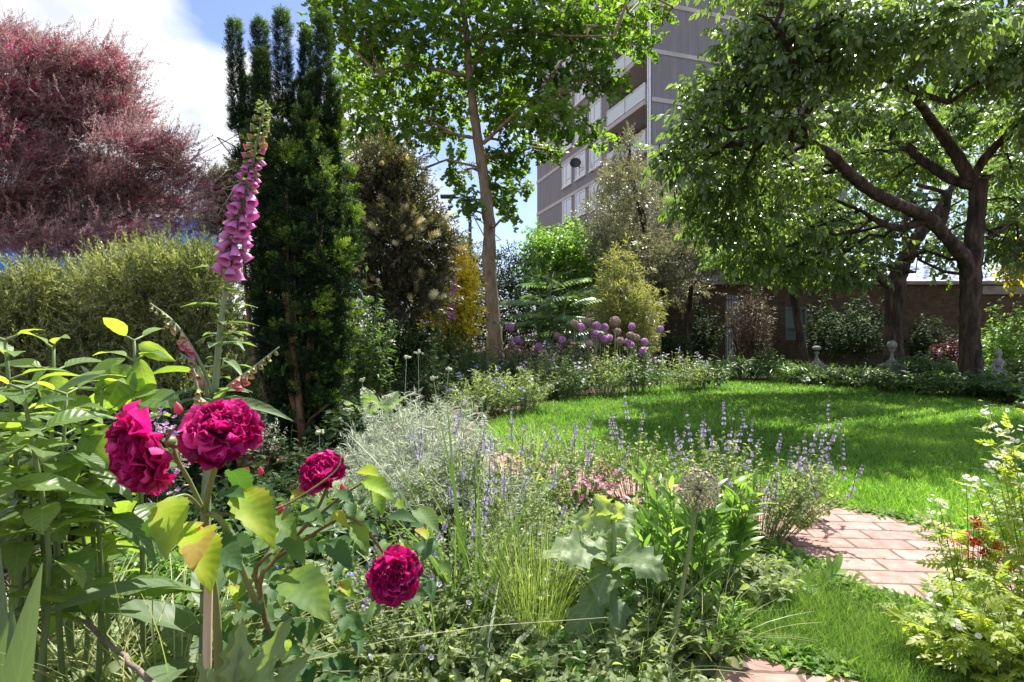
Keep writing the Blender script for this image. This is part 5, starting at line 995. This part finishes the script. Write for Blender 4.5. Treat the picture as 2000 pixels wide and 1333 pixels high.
# pot with grey plant
def pot():
    c = P(512, 930, 3.1); c[2] = 0; root = thing('terracotta_pot', 'terracotta pot rim at the foot of the columnar yew', 'pot', c); m = MB(); zt = P(0, 892, 3.1)[2]
    m.lathe(c, [(.0, .01), (.08, .01), (.10, zt*.7), (.105, zt-.04), (.122, zt-.04), (.125, zt), (.11, zt), (.10, zt-.03), (0, zt-.035)], 24); m.build('pot_body', M['terracotta'], root)
    mound('potted_lavender', 'grey twiggy plant growing in the terracotta pot', 'plant', (c[0], c[1], zt-.03), .12, .28, 50, 24, FINE, .025, 'silver', 'twig', stemr=.0018)
    b = P(520, 935, 2.9); b[2] = .045; m = MB(); m.lathe((b[0], b[1], .04), [(.035*math.sin(t_), -.035*math.cos(t_)) for t_ in np.linspace(.05, 3.1, 9)], 12); tag(m.build('round_stone', M['terracotta'], base=(b[0], b[1], 0)), 'small round brown stone in front of the terracotta pot', 'stone')
pot()
# silver shrub
SILV = [leafT(.09, 2, .05, .25), leafT(.07, 2, .05, -.2)]
def silver_tips(root, top, d):
    sel = np.nonzero(rng.random(len(top)) < .07)[0]
    for i in sel:
        m = MB(); ms = MB(); e = top[i]+A([rng.normal()*.02, rng.normal()*.02, rng.uniform(.08, .2)]); ms.tube([top[i]-A([0, 0, .03]), e], [.0016, .0014], 3, cap=False); p = e+rng.normal(size=(12, 3))*A([.008, .008, .004]); m.inst(BALL, p, A([0, 0, 1.]), A([1., 0, 0]), .0055, rng.random(12))
        so_ = ms.build('flower_stalk', M['silver'], root); m.build('flower_buds', M['palebud'], so_)
b = P(825, 0, 2.75); mound('silver_shrub', 'silver leaved narrow shrub right of the yew', 'shrub', (b[0], b[1], 0), .42, .56, 260, 46, SILV, .06, 'silver', 'silver', fl=silver_tips, tj=.25, stemr=.0018, up=.45)
b = P(770, 0, 2.35); mound('silver_shrub', 'lower silver leaved shrub beside the small crimson rose', 'shrub', (b[0], b[1], 0), .36, .42, 190, 44, SILV, .05, 'silver', 'silver', fl=silver_tips, tj=.25, stemr=.0018, up=.4)
b = P(950, 0, 2.35); mound('silver_shrub', 'wispy silver stems among the catmint in the middle', 'shrub', (b[0], b[1], 0), .3, .36, 120, 34, SILV, .045, 'silver', 'silver', fl=silver_tips, tj=.25, stemr=.0016, up=.4)
# catmints
CAT = [leafT(.55, 3, .2, .25, .35), leafT(.6, 3, .25, .35, .35)]
def catmint(px, d, r, h, label, n=110, frac=.45, ll=.13, nl=20, lean=(0, 0)):
    b = P(px, 0, d); return mound('catmint', label, 'plant', (b[0], d, 0), r, h, n, nl, CAT, .026, 'catmint', fl=spikes(frac*.19, ll, 10, .0115), stemr=.0016, tj=.25, up=.15, lean=lean)
catmint(900, 2.3, .26, .42, 'lavender flowered catmint clump right of the silver shrub')
catmint(1010, 2.5, .3, .40, 'catmint clump at the middle in front of the lawn')
catmint(1000, 2.0, .26, .3, 'low catmint clump below the middle of the picture')
catmint(880, 1.75, .26, .28, 'catmint clump around the lowest crimson rose', frac=.25)
catmint(1130, 2.9, .28, .36, 'catmint clump left of the poppy leaves by the lawn', n=80)
catmint(1240, 2.9, .26, .42, 'thin catmint clump in front of the sunny lawn', n=60, frac=.6)
catmint(1400, 2.55, .22, .42, 'catmint clump behind the allium seed head', n=90, frac=.5)
catmint(1500, 2.35, .22, .38, 'catmint sprawling over the brick path edge', n=90, frac=.55, lean=(.35, -.1))
catmint(1580, 2.6, .12, .36, 'slender catmint spikes leaning over the brick path', n=24, frac=.9, ll=.17, nl=8, lean=(.2, 0))
catmint(1430, 3.2, .2, .38, 'catmint spikes against the shaded lawn', n=30, frac=.9, ll=.16, nl=8)
catmint(700, 1.55, .3, .2, 'low catmint patch left of the lowest rose', frac=.12)
# pink flowers
b = P(1150, 0, 2.4); mound('coral_flower', 'airy pink flowered plant left of the poppy', 'plant', (b[0], b[1], 0), .13, .36, 24, 5, CAT, .03, 'mid_leaf', 'stem_red', fl=blooms(.9, .007, 'pink', FL5, 'flowers', 6, .014, near=True), stemr=.0012)
b = P(1005, 0, 2.6); mound('coral_flower', 'small pink flowers in front of the path', 'plant', (b[0], b[1], 0), .06, .3, 14, 5, CAT, .03, 'mid_leaf', 'stem_red', fl=blooms(.8, .007, 'pink', FL5, 'flowers', 6, .012, near=True), stemr=.0012)
b = P(300, 0, 2.4); mound('mauve_flower', 'mauve flowered plant in the shade below the feathery bush', 'plant', (b[0], b[1], 0), .15, .5, 40, 12, MIXL, .05, 'dark_leaf', fl=blooms(.7, .012, 'allium', FL5, 'flowers', 6, .02, near=True))
# poppy plant
def poppy():
    d = 1.5; b = A([*P(1190, 0, d)[:2], 0]); root = thing('poppy_plant', 'glaucous poppy plant with big wavy lobed leaves', 'plant', b); ms = MB(); ml = MB()
    top = P(1195, 1000, d); p = spline([b, P(1188, 1280, d), P(1192, 1150, d), P(1200, 1060, d), top], 20); ms.tube(p, np.linspace(.010, .005, 20), 8); ms.build('stem', M['poppy_stem'], root)
    pt = [leafT(.66, 26, .12, .5, .5, 9, serr=.42, lobes=6.5, wav=.13, pw=.55, tipw=.15), leafT(.6, 26, .1, .8, .5, 9, serr=.42, lobes=6.5, wav=.15, pw=.55, tipw=.15), leafT(.7, 22, .15, .3, .55, 9, serr=.4, lobes=5.5, wav=.13, pw=.55, tipw=.15)]
    for (a, e, da, de, t_, k) in [((1195, 1080), (1085, 1020), d, d-.12, .7, 0), ((1200, 1040), (1260, 960), d, d+.05, .75, 2), ((1200, 1030), (1160, 955), d, d-.02, .9, 2), ((1195, 1090), (1275, 1050), d, d-.15, .45, 0), ((1192, 1120), (1150, 1200), d, d-.16, .3, 1), ((1190, 1150), (1110, 1235), d, d-.1, .35, 1), ((1195, 1150), (1262, 1240), d, d-.14, .35, 1), ((1190, 1180), (1130, 1130), d, d+.05, .55, 0), ((1190, 1200), (1285, 1190), d, d+.02, .45, 0), ((1185, 1250), (1105, 1290), d, d-.05, .4, 0), ((1190, 1250), (1270, 1310), d, d-.08, .4, 1), ((1198, 1060), (1130, 975), d, d+.1, .8, 0), ((1200, 1050), (1280, 990), d, d+.1, .8, 0), ((1200, 1020), (1225, 985), d, d-.05, .9, 2), ((1195, 1100), (1165, 1150), d, d-.14, .3, 2), ((1198, 1020), (1110, 1005), d, d-.05, .85, 0)]: leaf_pp(ml, P(*a, da), P(a[0]+(e[0]-a[0])*.72, a[1]+(e[1]-a[1])*.78, de), pt[k], t_, (rng.normal()*.4, -1. if t_ > .72 else -.65, .5 if t_ > .72 else 1.))
    ml.build('leaves', M['poppy'], root)
    # big serrated glaucous leaves at the bottom edge
    b = A([*P(455, 0, .92)[:2], 0]); r2 = thing('lobed_leaf_plant', 'jagged grey green leaves rising at the bottom edge under the stake', 'plant', b); ml = MB()
    jt = leafT(.55, 42, .25, .3, .45, 7, serr=.5, lobes=6.5, wav=.04, pw=.7)
    for e, t_ in (((525, 1240), .6), ((425, 1255), .45), ((470, 1250), .8), ((560, 1300), .5), ((380, 1310), .6), ((490, 1300), .7)): leaf_pp(ml, P(455, 1440, .9), P(*e, .86), jt, t_, (rng.normal()*.4, -1., .5), .62)
    ml.build('leaves', M['poppy'], r2)
M['poppy_stem'] = leaf_mat('poppy_stem', greens((.16, .25, .08), (.22, .33, .1), (.3, .4, .15)), .0)
poppy()
# allium seed head near
def seedhead():
    d = 1.35; c = P(1365, 955, d); b = P(1298, 1400, d-.02); b[2] = 0; root = thing('allium_seedhead', 'fading allium seed head on a tall bare stem by the path', 'flower', b); m = MB(); m.tube(spline([b, P(1318, 1230, d), P(1345, 1080, d), c], 20), np.linspace(.0065, .0045, 20), 8); m.build('stem', M['stem'], root)
    n = 150; k = np.arange(n)+.5; ph = np.arccos(1-2*k/n); th = math.pi*(1+5**.5)*k; dv = np.stack([np.cos(th)*np.sin(ph), np.sin(th)*np.sin(ph), np.cos(ph)], -1); r = .047*rnd(.88, 1.05, n)
    m = MB(); m.inst(FL5, c+dv*r[:, None], dv, rdir(n), .0048, rng.random(n)); m.build('florets', M['allium_faded'], root); m2 = MB()
    for i in range(n): m2.tube([c, c+dv[i]*r[i]*.95], [.0005]*2, 3, cap=False)
    m2.inst(BALL, c+dv*r[:, None]*.97, dv, rdir(n), .0022, .5); m2.build('flower_stalks', M['stem'], root)
seedhead()
# stipa tuft and grasses
def tuft(name, label, px, d, n, h, r, mat, bend=.35, w=.012, upx=0., spread=.35):
    b = A([*P(px, 0, d)[:2], 0]); m = MB(); tps = [blade(w, 6, bend), blade(w, 6, bend*1.8), blade(w*.8, 6, bend*.4)]
    for tpq in tps:
        k = n//3; a = rnd(0, 6.283, k); q = np.sqrt(rnd(0, 1, k)); o_ = np.stack([np.cos(a)*q, np.sin(a)*q, 0*a], -1); m.inst(tpq, b+o_*r*.5, o_*spread+A([upx, 0, 1.])+rng.normal(size=(k, 3))*.08, -o_-A([0, 0, .0])+rng.normal(size=(k, 3))*.3, h*rnd(.6, 1.1, k), rnd(.2, .9, k))
    o = m.build(name, M[mat], base=b); return tag(o, label, 'grass', None, 'thing')
tuft('feather_grass', 'fine bright green feather grass tuft left of the poppy', 1040, 1.5, 480, .38, .13, 'stipa', .22, .0035, 0, .16)
tuft('feather_grass', 'wispy grass tuft at the lawn edge near the path', 1040, 3.4, 160, .42, .15, 'stipa', .4, .01, 0, .4)
tuft('bent_grass', 'long drooping pale grass beneath the left rose', 330, 1.15, 170, .46, .2, 'straw', .9, .006, -.1, .45)
tuft('bent_grass', 'arching grass clump at the bottom left corner', 110, 1.2, 130, .40, .3, 'straw', 1., .010, .1, .6)
tuft('strap_leaves', 'long upright strap leaves rising among the catmint', 930, 1.6, 24, .62, .14, 'mid_leaf', .25, .025, -.05, .15)
tuft('strap_leaves', 'grey green strap leaves at the bottom centre', 880, 1.2, 16, .34, .2, 'fox_leaf', .5, .06, .2, .6)
tuft('fine_grass', 'thin green grass blades among the low plants right of the stake', 600, 1.3, 60, .30, .2, 'stipa', .5, .010, 0, .6)
tuft('fine_grass', 'thin green grass blades at the bottom below the lowest rose', 760, 1.25, 60, .26, .2, 'stipa', .6, .010, 0, .7)
tuft('fine_grass', 'upright green grass blades right of the lowest rose', 880, 1.45, 50, .46, .16, 'mid_leaf', .3, .012, 0, .25)
tuft('fine_grass', 'thin grass blades right of the poppy stem', 1240, 1.4, 60, .30, .16, 'stipa', .5, .010, 0, .4)
tuft('fine_grass', 'thin grass blades beside the foot of the seed head stem', 1370, 1.5, 60, .24, .14, 'straw', .6, .010, 0, .5)
b = P(20, 1400, .8)*A([1, 1, 0]); m = MB()
ir = leafT(.10, 10, .3, .1, .45, 3); leaf_pp(m, b+A([-.02, 0, .1]), P(40, 1112, .82), ir, .45, (0, -1, .2), 1.3); leaf_pp(m, b+A([-.06, .05, .1]), P(-30, 1080, .85), ir, .5, (.3, -1, .2), 1.2); leaf_pp(m, b+A([.0, .03, .1]), P(10, 1190, .85), ir, .4, (.5, -1, .2), 1.); tag(m.build('sword_leaves', M['fox_leaf'], base=b), 'upright sword shaped leaves in the bottom left corner', 'plant', None, 'thing')
# light green leafy stems right of poppy
LANCE = [leafT(.26, 5, .2, .3, .45), leafT(.22, 5, .2, .15, .45)]
def leafy_stems(px, d, r, h, n, nl, ls, label, mat='bright_leaf', lean=(0, 0), **k):
    b = P(px, 0, d); return mound('leafy_plant', label, 'plant', (b[0], d, 0), r, h, n, nl, LANCE, ls*1.15, mat, up=.95, t0=.35, stemr=.0028, curve=.1, lean=lean, **k)
leafy_stems(1330, 1.6, .15, .46, 18, 18, .075, 'light green leafy stems right of the poppy', lean=(.05, 0))
leafy_stems(1400, 1.75, .14, .42, 18, 18, .075, 'light green leafy stems behind the allium stem', lean=(.05, 0))
leafy_stems(1280, 1.9, .15, .4, 16, 16, .07, 'narrow leaved stems behind the poppy leaves')
leafy_stems(1390, 1.45, .10, .20, 14, 14, .04, 'leafy stems beside the lower path', 'bright_leaf')
def leaning():
    m = MB(); ml = MB(); a = P(1440, 1190, 1.9); b = A([a[0]-.05, a[1], 0]); root = thing('leaning_plant', 'pale leafy stem leaning out over the brick path', 'plant', b); p = spline([b, a, P(1540, 1150, 1.88), P(1600, 1143, 1.86), P(1630, 1120, 1.85)], 20); m.tube(p, np.linspace(.005, .003, 20), 7); m.build('stem', M['fox_stem'], root)
    for (f, e, t_) in ((.45, (1530, 1195), .6), (.5, (1520, 1110), .8), (.6, (1590, 1110), .9), (.62, (1640, 1165), .5), (.7, (1600, 1180), .4), (.78, (1640, 1090), .9), (.85, (1605, 1060+50), .8), (.95, (1660, 1105), .9), (.98, (1645, 1075), .95), (.98, (1620, 1080), .8), (.55, (1500, 1160), .5), (.35, (1470, 1150), .6)):
        leaf_pp(ml, p[min(19, int(f*19))], P(*e, 1.84+rng.normal()*.04), LANCE[0], t_, (0, -.5, 1), 1.2)
    ml.build('leaves', M['bright_leaf'], root)
leaning()
# feverfew
def lobed():
    lf = leafT(.42, 3, .15, .2); ps = []
    for i in range(4):
        f = .2+.75*i/4
        for s_ in (-1, 1): ps.append(place(lf, [0, f, 0], [s_*.85, .6, -.05], [0, 0, 1], .42*(1-.5*f), 0))
    ps.append(place(lf, [0, .8, 0], [0, 1, -.1], [0, 0, 1], .42)); ps.append(place(leafT(.12, 2), [0, 0, 0], [0, 1, 0], [0, 0, 1], 1.)); return combine(ps)
LOB = [lobed(), lobed()]
def feverfew(px, d, r, h, n, label, frac=.7, k=7, lean=(0, 0), nl=14):
    b = P(px, 0, d); return mound('feverfew', label, 'plant', (b[0], d, 0), r, h, n, nl, LOB, .065, 'feverfew', t0=.15, fl=blooms(frac, .0068, 'white_fl', FL10, 'flowers', k, .015, 'yellow_fl', True), stemr=.0022, lean=lean, tj=.2)
feverfew(2040, 1.55, .22, .66, 34, 'feverfew with white button flowers at the right edge', .8, 9, (-.06, 0))
feverfew(1890, 1.7, .10, .44, 9, 'smaller feverfew with white flowers leaning over the path', .9, 8, (-.05, 0))
feverfew(1890, 1.4, .14, .24, 22, 'leafy feverfew with few buds at the lower right', .12, 5)
feverfew(1990, 1.3, .18, .30, 26, 'feverfew foliage filling the bottom right corner', .1, 4)
b = P(1910, 0, 1.7); mound('red_avens', 'small red flowers among the feverfew over the path', 'plant', (b[0], b[1], 0), .13, .28, 22, 8, CAT, .04, 'feverfew', 'stem_red', fl=blooms(.6, .013, 'red_fl', FL5, 'flowers', 3, .012, near=True), stemr=.0014)
# low foliage filling the front border
def weeds(px, d, r, h, n, label, mat='mid_leaf', ls=.045, fl=None, nl=14):
    b = P(px, 0, d); return mound('low_plant', label, 'plant', (b[0], d, 0), r, h, n, nl, [leafT(.5, 4, .2, .3), leafT(.62, 4, .2, .4), leafT(.45, 4, .25, .2)], ls, mat, fl=fl, stemr=.0015, tj=.28)
weeds(280, 1.7, .35, .28, 105, 'bright low foliage behind the left rose', 'bright_leaf', .038)
weeds(420, 1.75, .3, .26, 90, 'low foliage behind the foxglove stem', 'bright_leaf', .045)
weeds(560, 1.6, .3, .2, 105, 'low grey leaved plants under the small crimson rose', 'catmint', .045, blooms(.1, .007, 'blue_fl'))
weeds(640, 1.25, .25, .13, 90, 'low leaves at the bottom edge right of the stake', 'catmint', .042)
weeds(760, 1.3, .22, .13, 90, 'low pale leaves below the lowest rose', 'catmint', .036)
weeds(300, 1.2, .26, .14, 82, 'low leaves in front of the fallen twig', 'catmint', .045)
weeds(150, 1.35, .26, .12, 54, 'low leaves beside the bare mulch', 'catmint', .045)
weeds(1100, 1.3, .2, .12, 60, 'low leaves at the bottom centre right of the feather grass', 'bright_leaf', .038)
weeds(1290, 1.55, .22, .16, 90, 'low foliage around the foot of the poppy', 'catmint', .045)
weeds(1450, 1.85, .18, .13, 75, 'low pale foliage at the edge of the rough grass', 'catmint', .04)
weeds(1130, 1.95, .25, .2, 90, 'low catmint like foliage behind the poppy', 'catmint', .04, blooms(.2, .007, 'lav'))
weeds(960, 1.35, .22, .16, 90, 'low green foliage left of the feather grass', 'catmint', .04)
weeds(640, 2.0, .3, .3, 90, 'leafy plants behind the small crimson rose', 'mid_leaf', .05)
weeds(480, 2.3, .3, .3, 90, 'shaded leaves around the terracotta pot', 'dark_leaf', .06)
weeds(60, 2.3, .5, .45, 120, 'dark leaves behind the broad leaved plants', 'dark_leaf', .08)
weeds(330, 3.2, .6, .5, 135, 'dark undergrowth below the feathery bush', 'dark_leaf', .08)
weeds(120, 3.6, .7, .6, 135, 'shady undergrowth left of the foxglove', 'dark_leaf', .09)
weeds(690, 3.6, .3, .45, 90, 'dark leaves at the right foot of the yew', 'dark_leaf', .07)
weeds(1210, 1.7, .25, .3, 70, 'fine bright plants behind the poppy stem', 'bright_leaf', .035, blooms(.2, .006, 'lav'))
weeds(1080, 1.7, .25, .28, 80, 'fine pale foliage between the feather grass and poppy', 'catmint', .03, blooms(.2, .007, 'lav'))
weeds(820, 1.45, .25, .24, 90, 'fine pale foliage around the lowest crimson rose', 'catmint', .03, blooms(.12, .007, 'lav'))
weeds(700, 1.2, .2, .16, 80, 'fine pale foliage at the bottom below the lowest rose', 'catmint', .028)
weeds(980, 1.25, .2, .15, 70, 'fine pale foliage at the very bottom left of the feather grass', 'catmint', .028)
weeds(1230, 1.3, .2, .16, 70, 'fine pale foliage at the foot of the allium seed head', 'catmint', .028)
weeds(520, 1.35, .22, .22, 70, 'fine pale foliage right of the wooden stake', 'catmint', .034)
weeds(1360, 1.55, .14, .14, 60, 'fine pale foliage left of the lower path', 'catmint', .028)
weeds(560, 3.0, .3, .35, 60, 'shaded leaves below the yew trunk', 'dark_leaf', .05)
# scattered undergrowth and mulch
def scatter(name, label, poly, n, fn, cat, mat, zmin=.0):
    poly = A([G(*q)[:2] for q in poly]); lo, hi = poly.min(0), poly.max(0); p = rnd(0, 1, (n*4, 2))*(hi-lo)+lo; p = p[inside(p, poly)][:n]; m = MB(); fn(m, np.column_stack([p, np.full(len(p), zmin)])); o = m.build(name, M[mat]); o['kind'] = 'stuff'; tag(o, label, cat)
def chips(m, p): m.inst(quadleaf(.5, .08), p+A([0, 0, .006]), rdir(len(p))*A([1, 1, .25]), rng.normal(size=p.shape)*.35+A([0, 0, 1.]), rnd(.012, .045, len(p)), rng.random(len(p)))
scatter('bark_mulch', 'brown bark chips lying on the bare soil', [(-150, 1333), (-150, 1010), (250, 960), (900, 960), (1300, 1060), (1450, 1200), (1380, 1500), (-200, 1500)], 15000, chips, 'mulch', 'chip')
def tinyplants(m, p):
    n = len(p); m.inst(leafT(.45, 3, .2, .3), np.repeat(p, 5, 0)+A([0, 0, .01]), rdir(n*5)*A([1, 1, .3])+A([0, 0, .55]), rng.normal(size=(n*5, 3))*.3+A([0, 0, 1.]), rnd(.02, .06, n*5), np.clip(.5+.22*rng.normal(size=n*5), 0, 1))
scatter('undergrowth', 'low mixed leafy undergrowth covering the front border', [(420, 1420), (230, 1080), (250, 960), (900, 930), (1100, 950), (1400, 1060), (1560, 1120), (1450, 1200), (1380, 1500)], 7000, tinyplants, 'ground cover', 'catmint')
def midplants(m, p):
    n = len(p); m.inst(leafT(.45, 2, .2, .3), np.repeat(p, 6, 0)+rnd(0, .2, (n*6, 1))*A([0, 0, 1.]), rdir(n*6)*A([1, 1, .4])+A([0, 0, .4]), rng.normal(size=(n*6, 3))*.3+A([0, 0, 1.]), rnd(.06, .13, n*6), np.clip(.5+.25*rng.normal(size=n*6), 0, 1))
scatter('shade_ground_cover', 'dark leafy ground cover under the trees behind the lawn', [(1300, 752), (1420, 742), (1560, 738), (1720, 742), (1850, 762), (1960, 795), (2150, 830), (2400, 860), (2200, 716), (1300, 716)], 3800, midplants, 'ground cover', 'mid_leaf')
scatter('shade_ground_cover', 'dark leafy ground cover of the bed behind the yew', [(300, 860), (930, 840), (1055, 790), (1290, 750), (1290, 722), (700, 722), (100, 740), (-100, 860)], 3800, midplants, 'ground cover', 'mid_leaf')

def tiny_clover(m, p):
    n = len(p); m.inst(leafT(.8, 2, .2, .1), np.repeat(p, 3, 0)+A([0, 0, .02]), rdir(n*3)*A([1, 1, .1])+A([0, 0, .25]), A([0, 0, 1.]), rnd(.012, .03, n*3), np.clip(.6+.2*rng.normal(size=n*3), 0, 1))
def along(poly_px, n, wd):
    g = A([G(*q)[:2] for q in poly_px]); k = rng.integers(0, len(g)-1, n); t_ = rng.random(n)[:, None]; p = g[k]*(1-t_)+g[k+1]*t_+rng.normal(size=(n, 2))*wd; return np.column_stack([p, np.full(n, .02)])
m = MB(); p = np.vstack([along(path_px[1:10], 700, .025), along(path_px[13:20], 900, .03), along([(1412, 1273), (1480, 1283), (1560, 1300), (1650, 1333)], 250, .02)])
n = len(p); m.inst(leafT(.4, 2, .2, .4), np.repeat(p, 4, 0), rdir(n*4)*A([1, 1, .4])+A([0, 0, .6]), rng.normal(size=(n*4, 3))*.3+A([0, 0, 1.]), rnd(.012, .045, n*4), np.clip(.55+.2*rng.normal(size=n*4), 0, 1))
o = m.build('path_weeds', M['roughgrass']); o['kind'] = 'stuff'; tag(o, 'small weeds and grass growing along the edges of the brick path', 'weeds')
m = MB(); rows = np.arange(0, 60); q = rnd(0, 1, (3000, 2)); X = q[:, 0]*5-1; Y = 1.2+q[:, 1]*3; k = np.round(Y/.111)*.111; Yj = k+rng.normal(size=len(Y))*.004
P3 = np.column_stack([X*math.cos(R(-5))-Yj*math.sin(R(-5)), X*math.sin(R(-5))+Yj*math.cos(R(-5)), np.full(len(X), .021)])
pp = [G(*z)[:2] for z in path_px]; P3 = P3[inside(P3, pp)]; n_ = len(P3); m.inst(leafT(.7, 2, .2, .1), P3, rdir(n_)*A([1, 1, .1]), A([0, 0, 1.]), rnd(.004, .011, n_), rng.random(n_)); o = m.build('joint_moss', M['mid_leaf']); o['kind'] = 'stuff'; tag(o, 'moss and seedlings sprouting in the joints of the brick path', 'moss')
lo_ = A(lawn); q = rnd(0, 1, (6000, 2)); Y = 3.4+q[:, 1]**1.5*7; X = (q[:, 0]*1.1-.15)*Y; L3 = np.column_stack([X, Y, np.full(len(X), .03)]); nz_ = np.sin(X*3.3+1)*np.sin(Y*2.7+2)+.4*rng.normal(size=len(X)); L3 = L3[inside(L3, lawn) & (nz_ > .45)]
m = MB(); tiny_clover(m, L3); o = m.build('lawn_clover', M['bright_leaf']); o['kind'] = 'stuff'; tag(o, 'patches of small clover leaves in the lawn', 'clover')

def dead(m, p): m.inst(leafT(.45, 3, .4, .5), p+A([0, 0, .035]), rdir(len(p))*A([1, 1, .2]), rng.normal(size=p.shape)*.4+A([0, 0, 1.]), rnd(.03, .06, len(p)), rng.random(len(p)))
q = rnd(0, 1, (260, 2)); Y = 3.3+q[:, 1]*8; X = (q[:, 0]*1.05-.1)*Y; F3_ = np.column_stack([X, Y, 0*X]); F3_ = F3_[inside(F3_, lawn)]
m = MB(); dead(m, F3_); o = m.build('fallen_leaves', M['chip']); o['kind'] = 'stuff'; tag(o, 'few brown fallen leaves lying on the lawn', 'leaves')
